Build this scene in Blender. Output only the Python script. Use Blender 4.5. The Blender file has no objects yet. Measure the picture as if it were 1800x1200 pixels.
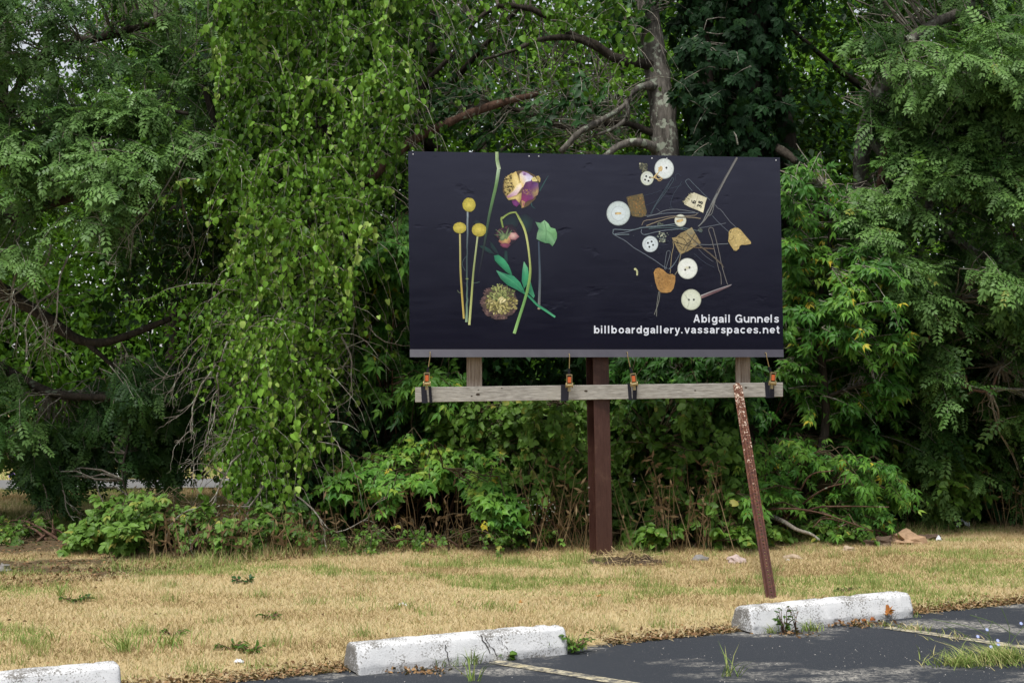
import bpy, math, random
import numpy as np
from mathutils import Vector, Matrix, noise

rng = np.random.default_rng(11)
random.seed(11)
S = bpy.context.scene
COL = S.collection

# ------------------------------------------------------------------ camera, sky, sun, exposure
EYE = Vector((0.0, 0.0, 1.7))
FOC = 2500.0                       # 50 mm lens on a 36 mm sensor, in photo pixels (1800 wide)
PITCH = math.atan(40.0 / FOC)
cam_d = bpy.data.cameras.new('camera')
cam_d.lens = 50; cam_d.sensor_width = 36; cam_d.clip_end = 500; cam_d.clip_start = 0.05
cam = bpy.data.objects.new('camera', cam_d); COL.objects.link(cam)
cam.location = EYE; cam.rotation_euler = (math.pi / 2 + PITCH, 0, 0)
S.camera = cam

SUN_EL, SUN_AZ = math.radians(65), math.radians(208)      # azimuth clockwise from +Y: behind the camera, a little left
w = bpy.data.worlds.new('World'); S.world = w; w.use_nodes = True
nt = w.node_tree; nt.nodes.clear()
sky = nt.nodes.new('ShaderNodeTexSky'); sky.sky_type = 'NISHITA'; sky.sun_disc = False
sky.sun_elevation = SUN_EL; sky.sun_rotation = SUN_AZ
sky.air_density = 1.0; sky.dust_density = 1.0; sky.ozone_density = 1.0
hs = nt.nodes.new('ShaderNodeHueSaturation'); hs.inputs['Saturation'].default_value = 0.25
bg = nt.nodes.new('ShaderNodeBackground'); bg.inputs['Strength'].default_value = 0.062
wo = nt.nodes.new('ShaderNodeOutputWorld')
nt.links.new(sky.outputs[0], hs.inputs['Color']); nt.links.new(hs.outputs[0], bg.inputs[0]); nt.links.new(bg.outputs[0], wo.inputs[0])

sun_d = bpy.data.lights.new('sun', 'SUN'); sun_d.energy = 2.0; sun_d.angle = math.radians(20); sun_d.color = (1.0, 0.97, 0.93)
sun = bpy.data.objects.new('sun', sun_d); COL.objects.link(sun)
sdir = Vector((math.sin(SUN_AZ) * math.cos(SUN_EL), math.cos(SUN_AZ) * math.cos(SUN_EL), math.sin(SUN_EL)))
sun.rotation_euler = sdir.to_track_quat('Z', 'Y').to_euler()
sun.location = (0, -5, 20)

vs = S.view_settings
vs.view_transform = 'Standard'; vs.look = 'None'; vs.gamma = 1; vs.use_curve_mapping = False
vs.exposure = 1.30
S.cycles.max_bounces = 6; S.cycles.diffuse_bounces = 2; S.cycles.glossy_bounces = 2
S.cycles.transmission_bounces = 4; S.cycles.transparent_max_bounces = 4

# ------------------------------------------------------------------ measuring helpers (photo pixel -> point in the place)
CP, SP = math.cos(PITCH), math.sin(PITCH)
def ray(px, py):
    a, b = (px - 900.0) / FOC, (600.0 - py) / FOC
    return np.array([a, CP - b * SP, SP + b * CP])
def at(px, py, Y):
    r = ray(px, py)
    return np.array(EYE) + r * (Y / r[1])
def gnd(px, py):
    r = ray(px, py)
    return np.array(EYE) + r * (-EYE.z / r[2])
def to_px(P):
    P = np.asarray(P, float); d = P - np.array(EYE)
    f = d[..., 1] * CP + d[..., 2] * SP; u = -d[..., 1] * SP + d[..., 2] * CP
    return 900 + FOC * d[..., 0] / f, 600 - FOC * u / f
def inpoly(x, y, poly):
    x = np.asarray(x, float); y = np.asarray(y, float); c = np.zeros(x.shape, bool); n = len(poly)
    for i in range(n):
        x1, y1 = poly[i]; x2, y2 = poly[i - 1]
        if y1 == y2: continue
        c ^= ((y1 > y) != (y2 > y)) & (x < (x2 - x1) * (y - y1) / (y2 - y1) + x1)
    return c
def sample_poly(poly, n):
    P = np.array(poly, float); lo, hi = P.min(0), P.max(0); out = []
    tot = 0
    while tot < n:
        q = rng.uniform(lo, hi, (max(64, 2 * n), 2)); q = q[inpoly(q[:, 0], q[:, 1], poly)]
        out.append(q); tot += len(q)
    return np.concatenate(out)[:n]
def sm(x): x = np.clip(x, 0, 1); return x * x * (3 - 2 * x)
def unit(v): v = np.asarray(v, float); return v / np.maximum(np.linalg.norm(v, axis=-1, keepdims=True), 1e-9)
def n3(x, y, z=0.0): return noise.noise(Vector((x, y, z)))
def lin(c):
    return tuple((v / 12.92 if v <= 0.04045 else ((v + 0.055) / 1.055) ** 2.4) for v in [k / 255 for k in c[:3]])

# vectorised value noise for numpy arrays
_perm = rng.random((64, 64))
def vnoise(x, y):
    x = np.asarray(x, float); y = np.asarray(y, float)
    xi, yi = np.floor(x).astype(int), np.floor(y).astype(int); fx, fy = sm(x - xi), sm(y - yi)
    g = lambda i, j: _perm[i % 64, j % 64]
    return (g(xi, yi) * (1 - fx) + g(xi + 1, yi) * fx) * (1 - fy) + (g(xi, yi + 1) * (1 - fx) + g(xi + 1, yi + 1) * fx) * fy
def fnoise(x, y): return 0.55 * vnoise(x, y) + 0.3 * vnoise(2.1 * x + 7, 2.1 * y + 3) + 0.15 * vnoise(4.3 * x + 1, 4.3 * y + 9)

# the lie of the ground: (s, t) runs along / behind the edge of the asphalt
E0 = np.array([0.378, 8.58]); DS = np.array([0.898, 0.440]); DT = np.array([-0.440, 0.898])
def st(x, y):
    dx, dy = x - E0[0], y - E0[1]
    return dx * DS[0] + dy * DS[1], dx * DT[0] + dy * DT[1]
def gz(x, y):
    s, t = st(np.asarray(x, float), np.asarray(y, float))
    k = sm(t / 0.5)
    return 0.006 * k + 0.03 * (fnoise(np.asarray(x) * .6, np.asarray(y) * .6) - .5) * sm(t / 1.5) * (1 - sm((t - 5) / 2))

# ------------------------------------------------------------------ objects and meshes
def link(o, parent=None):
    COL.objects.link(o)
    if parent is not None: o.parent = parent
    return o
def tag(o, label=None, cat=None, group=None, kind=None):
    for k, v in (('label', label), ('category', cat), ('group', group), ('kind', kind)):
        if v: o[k] = v
    return o
def empty(name, loc=(0, 0, 0), label=None, cat=None, group=None):
    o = bpy.data.objects.new(name, None); link(o); o.location = tuple(loc); o.empty_display_size = 0.1
    return tag(o, label, cat, group)
def mesh_np(name, V, loops, sizes, mat, parent=None, var=None, smooth=False, col=None):
    V = np.ascontiguousarray(V, np.float32)
    if parent is not None: V = V - np.array(parent_origin(parent), np.float32)
    loops = np.ascontiguousarray(loops, np.int32); sizes = np.asarray(sizes, np.int64)
    me = bpy.data.meshes.new(name)
    me.vertices.add(len(V)); me.vertices.foreach_set('co', V.ravel())
    me.loops.add(len(loops)); me.loops.foreach_set('vertex_index', loops)
    me.polygons.add(len(sizes)); st_ = np.zeros(len(sizes), np.int32); st_[1:] = np.cumsum(sizes)[:-1]
    me.polygons.foreach_set('loop_start', st_)
    if smooth: me.polygons.foreach_set('use_smooth', np.ones(len(sizes), bool))
    me.update(calc_edges=True)
    if var is not None:
        a = me.attributes.new('var', 'FLOAT', 'POINT'); a.data.foreach_set('value', np.ascontiguousarray(var, np.float32))
    if col is not None:
        a = me.attributes.new('print', 'FLOAT_COLOR', 'POINT'); a.data.foreach_set('color', np.ascontiguousarray(col, np.float32).ravel())
    me.materials.append(mat)
    o = bpy.data.objects.new(name, me)
    return link(o, parent)
def parent_origin(p):
    q = Vector((0, 0, 0))
    while p is not None: q = q + p.location; p = p.parent
    return q
class MB:
    """Collects shapes; build() links them as one mesh."""
    def __init__(s): s.v = []; s.f = []
    def poly(s, pts, faces):
        b = len(s.v); s.v += [tuple(map(float, p)) for p in pts]; s.f += [tuple(i + b for i in f) for f in faces]; return s
    def prism(s, lo, hi):
        """lo, hi: matching rings of points"""
        n = len(lo)
        return s.poly(list(lo) + list(hi), [tuple(range(n))[::-1], tuple(range(n, 2 * n))] + [(i, (i + 1) % n, n + (i + 1) % n, n + i) for i in range(n)])
    def obox(s, c, ax, ay, az):
        c, ax, ay, az = map(lambda q: np.array(q, float), (c, ax, ay, az))
        lo = [c - ax - ay - az, c + ax - ay - az, c + ax + ay - az, c - ax + ay - az]
        return s.prism(lo, [p + 2 * az for p in lo])
    def tube(s, pts, rad, n=6, cap=True):
        pts = [np.array(p, float) for p in pts]; m = len(pts)
        if not hasattr(rad, '__len__'): rad = [rad] * m
        rings = []
        for i, p in enumerate(pts):
            t = unit(pts[min(i + 1, m - 1)] - pts[max(i - 1, 0)])
            ref = np.array([0, 0, 1.]) if abs(t[2]) < .8 else np.array([1., 0, 0])
            u = unit(np.cross(t, ref)); w_ = np.cross(t, u)
            rings.append([p + rad[i] * (math.cos(a) * u + math.sin(a) * w_) for a in np.arange(n) * 2 * math.pi / n])
        v = [q for r in rings for q in r]; f = []
        for i in range(m - 1):
            for k in range(n): f.append((i * n + k, i * n + (k + 1) % n, (i + 1) * n + (k + 1) % n, (i + 1) * n + k))
        if cap: f += [tuple(range(n))[::-1], tuple(range((m - 1) * n, m * n))]
        return s.poly(v, f)
    def build(s, name, mat, parent=None, bevel=0, smooth=False, var=None):
        me = bpy.data.meshes.new(name)
        off = parent_origin(parent) if parent is not None else Vector((0, 0, 0))
        me.from_pydata([tuple(Vector(p) - off) for p in s.v], [], s.f); me.update()
        if smooth:
            for p in me.polygons: p.use_smooth = True
        if var is not None:
            a = me.attributes.new('var', 'FLOAT', 'POINT'); a.data.foreach_set('value', np.full(len(s.v), var, np.float32))
        me.materials.append(mat)
        o = bpy.data.objects.new(name, me); link(o, parent)
        if bevel:
            b = o.modifiers.new('bevel', 'BEVEL'); b.width = bevel; b.segments = 2; b.limit_method = 'ANGLE'
        return o

# ------------------------------------------------------------------ materials
def mat(name):
    m = bpy.data.materials.new(name); m.use_nodes = True; n = m.node_tree.nodes; n.clear()
    return m, n, m.node_tree.links
def N(n, typ, **kw):
    q = n.new(typ)
    for k, v in kw.items():
        if k in q.inputs.keys(): q.inputs[k].default_value = v
        else: setattr(q, k, v)
    return q
def ramp(n, stops, interp='LINEAR'):
    r = n.new('ShaderNodeValToRGB'); r.color_ramp.interpolation = interp; e = r.color_ramp.elements
    while len(e) < len(stops): e.new(0.5)
    for el, (p, c) in zip(e, stops): el.position = p; el.color = (*c[:3], 1) if hasattr(c, '__len__') else (c, c, c, 1)
    return r
def coords(n, l, scale=(1, 1, 1)):
    t = n.new('ShaderNodeTexCoord'); mp = n.new('ShaderNodeMapping'); mp.inputs['Scale'].default_value = scale
    l.new(t.outputs['Object'], mp.inputs['Vector']); return mp.outputs[0]
def tex(n, l, vec, scale, detail=4, rough=.6):
    t = n.new('ShaderNodeTexNoise'); t.inputs['Scale'].default_value = scale; t.inputs['Detail'].default_value = detail
    t.inputs['Roughness'].default_value = rough; l.new(vec, t.inputs['Vector']); return t.outputs['Fac']
def mixc(n, l, fac, a, b):
    m = n.new('ShaderNodeMix'); m.data_type = 'RGBA'
    for sock, v in ((m.inputs['Factor'], fac), (m.inputs[6], a), (m.inputs[7], b)):
        if hasattr(v, 'is_linked') or hasattr(v, 'links'): l.new(v, sock)
        elif hasattr(v, '__len__'): sock.default_value = (*v[:3], 1)
        else: sock.default_value = v
    return m.outputs[2]
def principled(n, l, color, rough=.7, spec=.3, bump=None, bstr=.3, bdist=.01, metal=0.0, coat=0.0):
    p = n.new('ShaderNodeBsdfPrincipled')
    if hasattr(color, 'links'): l.new(color, p.inputs['Base Color'])
    else: p.inputs['Base Color'].default_value = (*color[:3], 1)
    if hasattr(rough, 'links'): l.new(rough, p.inputs['Roughness'])
    else: p.inputs['Roughness'].default_value = rough
    p.inputs['Specular IOR Level'].default_value = spec; p.inputs['Metallic'].default_value = metal
    p.inputs['Coat Weight'].default_value = coat
    if bump is not None:
        b = n.new('ShaderNodeBump'); b.inputs['Strength'].default_value = bstr; b.inputs['Distance'].default_value = bdist
        l.new(bump, b.inputs['Height']); l.new(b.outputs[0], p.inputs['Normal'])
    return p
def out(n, l, sh):
    o = n.new('ShaderNodeOutputMaterial'); l.new(sh, o.inputs[0])
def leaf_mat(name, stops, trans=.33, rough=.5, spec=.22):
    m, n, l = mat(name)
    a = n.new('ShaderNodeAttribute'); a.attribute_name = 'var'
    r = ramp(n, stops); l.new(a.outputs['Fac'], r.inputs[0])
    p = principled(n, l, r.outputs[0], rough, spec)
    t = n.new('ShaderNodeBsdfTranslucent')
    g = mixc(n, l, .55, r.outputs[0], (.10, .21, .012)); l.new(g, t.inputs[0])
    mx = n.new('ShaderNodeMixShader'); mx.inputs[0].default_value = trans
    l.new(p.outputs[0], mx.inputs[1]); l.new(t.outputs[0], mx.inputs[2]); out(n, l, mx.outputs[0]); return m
def plain(name, c, rough=.6, spec=.4, metal=0.0, var=.15, scale=30, bump=.15):
    m, n, l = mat(name); v = coords(n, l); f = tex(n, l, v, scale)
    c2 = tuple(x * (1 - var) for x in c[:3]); c1 = tuple(min(1, x * (1 + var)) for x in c[:3])
    p = principled(n, l, mixc(n, l, f, c2, c1), rough, spec, f, bump, .004, metal); out(n, l, p.outputs[0]); return m
def bark_mat(name, dark, light, lichen, lich=.58, scale=1.0):
    m, n, l = mat(name); v = coords(n, l, (9 * scale, 9 * scale, 2.2 * scale)); f = tex(n, l, v, 3, 6, .65)
    base = mixc(n, l, ramp_l(n, l, f, [(.3, 0), (.7, 1)]), dark, light)
    v2 = coords(n, l); k = tex(n, l, v2, 9 * scale, 5, .6); kr = ramp_l(n, l, k, [(lich, 0), (lich + .05, 1)])
    c = mixc(n, l, kr, base, lichen)
    p = principled(n, l, c, .9, .15, f, .9, .03); out(n, l, p.outputs[0]); return m
def ramp_l(n, l, x, stops):
    r = ramp(n, stops); l.new(x, r.inputs[0]); return r.outputs[0]

G = lambda r, g, b: (r, g, b)
M = {}
M['locust'] = leaf_mat('locust_leaf', [(0, G(.010, .034, .010)), (.45, G(.046, .112, .022)), (.8, G(.122, .225, .060)), (.97, G(.13, .25, .06)), (1, G(.24, .25, .05))], .24)
M['vine'] = leaf_mat('vine_leaf', [(0, G(.012, .036, .006)), (.42, G(.072, .165, .013)), (.78, G(.17, .34, .038)), (1, G(.33, .46, .11))], .28, .46)
M['maple'] = leaf_mat('box_elder_leaf', [(0, G(.012, .044, .007)), (.45, G(.045, .145, .018)), (.84, G(.13, .28, .035)), (.96, G(.22, .31, .04)), (1, G(.50, .40, .04))], .26)
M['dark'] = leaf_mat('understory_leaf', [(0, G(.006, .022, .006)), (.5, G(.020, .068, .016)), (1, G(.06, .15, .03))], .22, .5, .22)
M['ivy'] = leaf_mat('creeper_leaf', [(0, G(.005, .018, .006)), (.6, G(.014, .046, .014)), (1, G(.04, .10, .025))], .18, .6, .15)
M['far'] = leaf_mat('far_leaf', [(0, G(.035, .10, .008)), (.5, G(.085, .20, .016)), (1, G(.17, .30, .03))], .40, .6, .2)
M['weed'] = leaf_mat('weed_leaf', [(0, G(.022, .055, .010)), (.5, G(.082, .168, .020)), (.85, G(.16, .29, .055)), (1, G(.32, .30, .06))], .34)
M['dry'] = leaf_mat('dry_stalk', [(0, G(.06, .038, .022)), (.5, G(.15, .095, .050)), (1, G(.30, .22, .12))], .2, .8, .1)
M['bark'] = bark_mat('lichen_bark', (.045, .040, .034), (.22, .20, .172), (.34, .37, .29), .55)
M['bark_dark'] = bark_mat('dark_bark', (.018, .015, .012), (.07, .058, .045), (.12, .14, .10), .64)
M['deadwood'] = bark_mat('dead_wood', (.13, .11, .09), (.30, .27, .22), (.36, .39, .31), .56, 2)
M['stemwood'] = bark_mat('stem_wood', (.035, .028, .016), (.11, .085, .05), (.10, .11, .05), .62)
M['redbark'] = bark_mat('red_bark', (.06, .034, .024), (.17, .10, .07), (.27, .30, .22), .62)

# ================================================================== THE SETTING
def grid_mesh(name, X, Y, Z, m, var=None, smooth=True, kind='structure'):
    a, b = X.shape
    V = np.stack([X, Y, Z], -1).reshape(-1, 3)
    i = (np.arange(a - 1)[:, None] * b + np.arange(b - 1)[None]).ravel()
    loops = np.stack([i, i + b, i + b + 1, i + 1], -1).ravel()
    o = mesh_np(name, V, loops, np.full(len(i), 4), m, var=None if var is None else var.ravel(), smooth=smooth)
    return tag(o, kind=kind)

# --- asphalt
m, n, l = mat('asphalt')
v = coords(n, l)
fine = tex(n, l, v, 260, 3, .7); mid = tex(n, l, v, 40, 4, .6)
mp = n.new('ShaderNodeMapping'); mp.inputs['Rotation'].default_value = (0, 0, -.20); mp.inputs['Scale'].default_value = (.75, 1.25, 1)
l.new(v, mp.inputs[0]); big = tex(n, l, mp.outputs[0], 1.15, 6, .68)
wear = ramp_l(n, l, big, [(.53, 0), (.625, 1)])
grit = ramp_l(n, l, tex(n, l, v, 34, 9, .85), [(.46, 0), (.54, 1)])
mm = n.new('ShaderNodeMath'); mm.operation = 'MULTIPLY'; l.new(wear, mm.inputs[0]); l.new(grit, mm.inputs[1])
base = mixc(n, l, mid, (.019, .023, .030), (.032, .036, .044))
sp = ramp_l(n, l, tex(n, l, v, 150, 2, .5), [(.66, 0), (.72, 1)])
c = mixc(n, l, sp, base, (.22, .21, .20))
c = mixc(n, l, mm.outputs[0], c, (.30, .285, .255))
p = principled(n, l, c, .82, .3, fine, .5, .004); out(n, l, p.outputs[0]); M['asphalt'] = m
corners = [np.array([*(E0 + DS * s + DT * t), 0]) for s, t in ((-60, -60), (60, -60), (60, .45), (-60, .45))]
o = MB().poly(corners, [(0, 1, 2, 3)]).build('asphalt_lot', M['asphalt']); tag(o, kind='structure')

# --- painted stall lines, worn thin
m, n, l = mat('worn_line_paint')
v = coords(n, l)
wr = ramp_l(n, l, tex(n, l, v, 16, 8, .8), [(.42, 0), (.58, 1)])
c = mixc(n, l, wr, (.060, .062, .066), mixc(n, l, tex(n, l, v, 9), (.42, .35, .17), (.48, .45, .38)))
p = principled(n, l, c, .85, .25, tex(n, l, v, 200), .4, .004); out(n, l, p.outputs[0]); M['line'] = m
def stall_line(p0, p1, wd=.095, nseg=26):
    a, b = np.array(p0), np.array(p1); d = unit(b - a); nn = np.array([-d[1], d[0], 0]); V = []; F = []
    for i in range(nseg + 1):
        q = a + (b - a) * i / nseg; j = rng.normal(0, .004, 2); z = np.array([0, 0, .004])
        V += [q + nn * (wd / 2 + j[0]) + z, q - nn * (wd / 2 + j[1]) + z]
        if i: F.append((2 * i - 2, 2 * i - 1, 2 * i + 1, 2 * i))
    return tag(MB().poly(V, F).build('painted_stall_line', M['line']), kind='structure')
la, lb = gnd(868, 1163), gnd(1088, 1199)
stall_line(la, la + (lb - la) * 4)
la2, lb2 = gnd(1560, 1103), gnd(1775, 1134)
stall_line(la2, la2 + (lb2 - la2) * 4)

# --- lawn / verge: one sheet with zones (dry turf, leaf-littered soil, far turf)
TURF_BACK = [(-400, 1075), (0, 1038), (180, 1022), (350, 1003), (500, 985), (640, 978), (760, 966), (900, 962), (1000, 960), (1090, 975), (1180, 962), (1300, 955), (1420, 952), (1560, 946), (1680, 930), (1800, 915), (2200, 890)]
TB = np.array([gnd(*q)[:2] for q in TURF_BACK])
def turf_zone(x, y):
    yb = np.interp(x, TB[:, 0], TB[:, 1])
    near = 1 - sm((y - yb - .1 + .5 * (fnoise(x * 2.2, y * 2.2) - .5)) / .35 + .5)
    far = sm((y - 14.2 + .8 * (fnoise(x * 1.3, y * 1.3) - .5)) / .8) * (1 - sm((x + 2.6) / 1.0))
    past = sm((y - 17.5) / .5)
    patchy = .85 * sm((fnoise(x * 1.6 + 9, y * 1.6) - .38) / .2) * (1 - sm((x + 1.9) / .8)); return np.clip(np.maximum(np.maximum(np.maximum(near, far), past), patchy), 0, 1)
def greenness(x, y):
    g = fnoise(x * .75 + 3, y * 1.9 + 5) + .25 * (fnoise(x * 3.1, y * 5.1) - .5)
    g = g + .10 * np.exp(-((x - .1) / 1.0) ** 2 - ((y - 10.0) / .35) ** 2) + .10 * sm((x - 1.5) / 3) + .10 * sm((y - 20.4) / .4)
    g = g + .09 * np.exp(-((x - 2.6) / 1.6) ** 2 - ((y - 11.2) / .5) ** 2) + .07 * np.exp(-((x + .5) / 1.4) ** 2 - ((y - 11.6) / .3) ** 2)
    g = g + .16 * np.exp(-((x + 3.6) / 1.2) ** 2 - ((y - 10.4) / .5) ** 2) + .15 * sm((y - 18.2) / .3)
    return sm((g - .525) / .17)
ss = np.concatenate([np.linspace(-60, -9, 30, endpoint=False), np.linspace(-9, 9, 251), np.linspace(9, 60, 30)[1:]])
tt = np.concatenate([np.linspace(0, .6, 16, endpoint=False), np.linspace(.6, 8, 70, endpoint=False), np.linspace(8, 20, 26, endpoint=False), np.linspace(20, 90, 20)])
SS, TT = np.meshgrid(ss, tt, indexing='ij')
edge = .10 * (fnoise(ss * 3.0, ss * 0 + 4.2) - .5) + .07 * (fnoise(ss * 14.0, ss * 0 + 1.2) - .5)
TT = TT + edge[:, None] * np.exp(-TT / .25)
X = E0[0] + DS[0] * SS + DT[0] * TT; Y = E0[1] + DS[1] * SS + DT[1] * TT
Z = gz(X, Y) + .006
Z[:, 0] = -.01
zone = turf_zone(X, Y)
m, n, l = mat('verge_soil')
v = coords(n, l); a = n.new('ShaderNodeAttribute'); a.attribute_name = 'var'
f1, f2, f3 = tex(n, l, v, 60, 5, .7), tex(n, l, v, 7, 5, .6), tex(n, l, v, 220, 3, .7)
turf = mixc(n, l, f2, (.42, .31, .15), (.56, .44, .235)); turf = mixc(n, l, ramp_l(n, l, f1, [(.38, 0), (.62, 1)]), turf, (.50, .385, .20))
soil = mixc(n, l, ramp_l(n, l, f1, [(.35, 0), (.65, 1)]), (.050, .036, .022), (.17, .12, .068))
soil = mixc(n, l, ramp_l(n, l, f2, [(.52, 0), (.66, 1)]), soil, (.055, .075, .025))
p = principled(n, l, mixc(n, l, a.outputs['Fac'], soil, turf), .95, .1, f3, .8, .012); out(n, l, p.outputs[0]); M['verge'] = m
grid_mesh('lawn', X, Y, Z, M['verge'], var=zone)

# --- wide ground beyond, and the lane behind the trees
m, n, l = mat('far_ground'); v = coords(n, l); f = tex(n, l, v, .5, 6)
p = principled(n, l, mixc(n, l, f, (.10, .10, .04), (.22, .17, .08)), .95, .1); out(n, l, p.outputs[0])
o = MB().poly([(math.cos(a) * 220, math.sin(a) * 220, -.06) for a in np.arange(48) * math.pi / 24], [tuple(range(48))]).build('ground', m); tag(o, kind='structure')
m, n, l = mat('lane_asphalt'); v = coords(n, l); f = tex(n, l, v, 25, 5)
p = principled(n, l, mixc(n, l, f, (.13, .13, .135), (.21, .205, .20)), .85, .3, f, .3, .01); out(n, l, p.outputs[0])
lx = np.linspace(-60, 60, 121); LY = np.stack([18.75 + .10 * (lx + 7), 20.3 + .085 * (lx + 7)], 1) + .05 * rng.normal(size=(121, 2)) * 0
o = grid_mesh('lane', np.stack([lx, lx], 1), LY, np.full((121, 2), .055), m)

# ================================================================== WHEEL STOPS
m, n, l = mat('stop_paint')
v = coords(n, l); a = n.new('ShaderNodeAttribute'); a.attribute_name = 'var'
chip = tex(n, l, v, 95, 6, .75); cloud = tex(n, l, v, 5, 4, .6); sc2 = n.new('ShaderNodeMath'); sc2.operation = 'MULTIPLY_ADD'; sc2.inputs[1].default_value = .62
l.new(cloud, sc2.inputs[0]); l.new(chip, sc2.inputs[2])
sc3 = n.new('ShaderNodeMath'); sc3.operation = 'MULTIPLY_ADD'; sc3.inputs[1].default_value = .16; l.new(a.outputs['Fac'], sc3.inputs[0]); l.new(sc2.outputs[0], sc3.inputs[2])
bare = ramp_l(n, l, sc3.outputs[0], [(.845, 0), (.905, 1)])
conc = mixc(n, l, tex(n, l, v, 120, 4, .7), (.055, .053, .05), (.32, .305, .28))
white = mixc(n, l, tex(n, l, v, 16, 5, .65), (.50, .51, .52), (.68, .68, .68))
p = principled(n, l, mixc(n, l, bare, white, conc), .8, .25, chip, .6, .006); out(n, l, p.outputs[0]); M['stop'] = m
M['crack'] = plain('crack_dark', (.055, .052, .05), .95, .1)
def wheel_stop(A, B, label, seed, cracks=(), depth=.235, H=.155, endbare=.9):
    A = np.array([A[0], A[1], 0.]); B = np.array([B[0], B[1], 0.]); d = unit(B - A); L = np.linalg.norm(B - A); q = np.array([-d[1], d[0], 0])
    prof = [(0, -.004), (0, .045), (.002, .052), (.028, .128), (.034, .140), (.044, .1485), (.056, H), (.12, H + .001), (.165, H), (.180, .147), (.190, .138), (depth - .004, .05), (depth, .04), (depth, -.004)]
    P = []
    for i in range(len(prof) - 1):
        for k in np.linspace(0, 1, 4)[:-1]: P.append((prof[i][0] * (1 - k) + prof[i + 1][0] * k, prof[i][1] * (1 - k) + prof[i + 1][1] * k))
    P.append(prof[-1]); P = np.array(P); k = len(P)
    xs = np.concatenate([[0, .004, .012, .022], np.linspace(.035, L - .035, 90), [L - .022, L - .012, L - .004, L]])
    ins = np.concatenate([[.016, .007, .002, 0], np.zeros(90), [0, .002, .007, .016]])
    cy, cz = depth / 2, .07; V = []; var = []
    for x, s_ in zip(xs, ins):
        for (yy, zz) in P:
            e = 1 - s_ / .08
            y2, z2 = cy + (yy - cy) * e, max(-.004, cz + (zz - cz) * e)
            w0 = n3(x * 9 + seed, y2 * 22, z2 * 22); w1 = n3(x * 34 + seed, y2 * 60, z2 * 60); ch = min(0, n3(x * 14 + 3 * seed, y2 * 9, z2 * 9) + .34) * .035
            r = .0035 * w0 + .0018 * w1 + ch * (1 if zz > .10 or zz < .03 else .3)
            nr = unit(np.array([yy - cy, (zz - cz) * 1.1]))
            V.append(A + d * x + q * (y2 + nr[0] * r) + np.array([0, 0, z2 + nr[1] * r])); var.append(.75 * max(0, 1 - zz / .045) * .6 + (.25 if zz > .135 else 0) + (endbare if s_ >= .007 and x < .1 else 0))
    F = []
    for i in range(len(xs) - 1):
        for j in range(k - 1): F.append((i * k + j, (i + 1) * k + j, (i + 1) * k + j + 1, i * k + j + 1))
    F += [tuple(range(k)), tuple(range((len(xs) - 1) * k, len(xs) * k))[::-1]]
    base = empty('wheel_stop', A, label, 'wheel stop', 'white wheel stops along the edge of the lot')
    me = bpy.data.meshes.new('concrete_body'); me.from_pydata([tuple(p_ - A) for p_ in V], [], F); me.update()
    for pl_ in me.polygons: pl_.use_smooth = len(pl_.vertices) == 4
    at_ = me.attributes.new('var', 'FLOAT', 'POINT'); at_.data.foreach_set('value', np.array(var, np.float32)); me.materials.append(M['stop'])
    link(bpy.data.objects.new('concrete_body', me), base)
    for x0, x1, z0, z1, wd in cracks:                        # cracks: jagged grooves in the sloped face
        V = []; F = []; nn = 9
        for i in range(nn + 1):
            t_ = i / nn; z = z0 + (z1 - z0) * t_; yy = float(np.interp(z, [.0, .052, .128, .1485, H], [0, .002, .028, .044, .056])); x = x0 + (x1 - x0) * t_ + .004 * rng.normal()
            h = wd * (.3 + .5 * rng.random()); o_ = -q * .0045 + np.array([0, 0, .0025])
            V += [A + d * (x - h) + q * yy + np.array([0, 0, z]) + o_, A + d * (x + h) + q * yy + np.array([0, 0, z]) + o_]
            if i: F.append((2 * i - 2, 2 * i - 1, 2 * i + 1, 2 * i))
        MB().poly(V, F).build('crack', M['crack'], base)
    return base
STOP = {}
a2, b2 = gnd(628, 1187), gnd(1000, 1149)
a3, b3 = gnd(1322, 1114.5), gnd(1608, 1084)
off = np.array([-2.33, -1.07, 0])
STOP[2] = wheel_stop(a2, b2, 'white painted concrete wheel stop with three dark cracks across its face', 3, [(.53, .545, .118, .02, .005), (.76, .80, .148, .05, .006), (.785, .845, .135, .03, .005), (.86, .91, .13, .06, .003)])
STOP[3] = wheel_stop(a3, b3, 'weathered white wheel stop with fallen orange leaves and weeds against its face', 11, endbare=.55)
STOP[1] = wheel_stop(a2 + off, b2 + off, 'white concrete wheel stop cut off by the bottom left corner of the photo', 23)

# ================================================================== THE BILLBOARD
PL, PR = at(719, 450, 12.33), at(1374, 450, 12.68)
BU = unit(np.array([PR[0] - PL[0], PR[1] - PL[1], 0])); BN = np.array([BU[1], -BU[0], 0.])       # along the board, and out of its face
def bp(px, py, off=0.0):
    r = ray(px, py); o = PL + BN * off
    return np.array(EYE) + r * (np.dot(o - np.array(EYE), BN) / np.dot(r, BN))
base = gnd(1063, 979); base[2] = 0.006
bill = empty('billboard', base, 'black billboard printed with dried flowers and buttons on a brown steel post', 'billboard')

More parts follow.
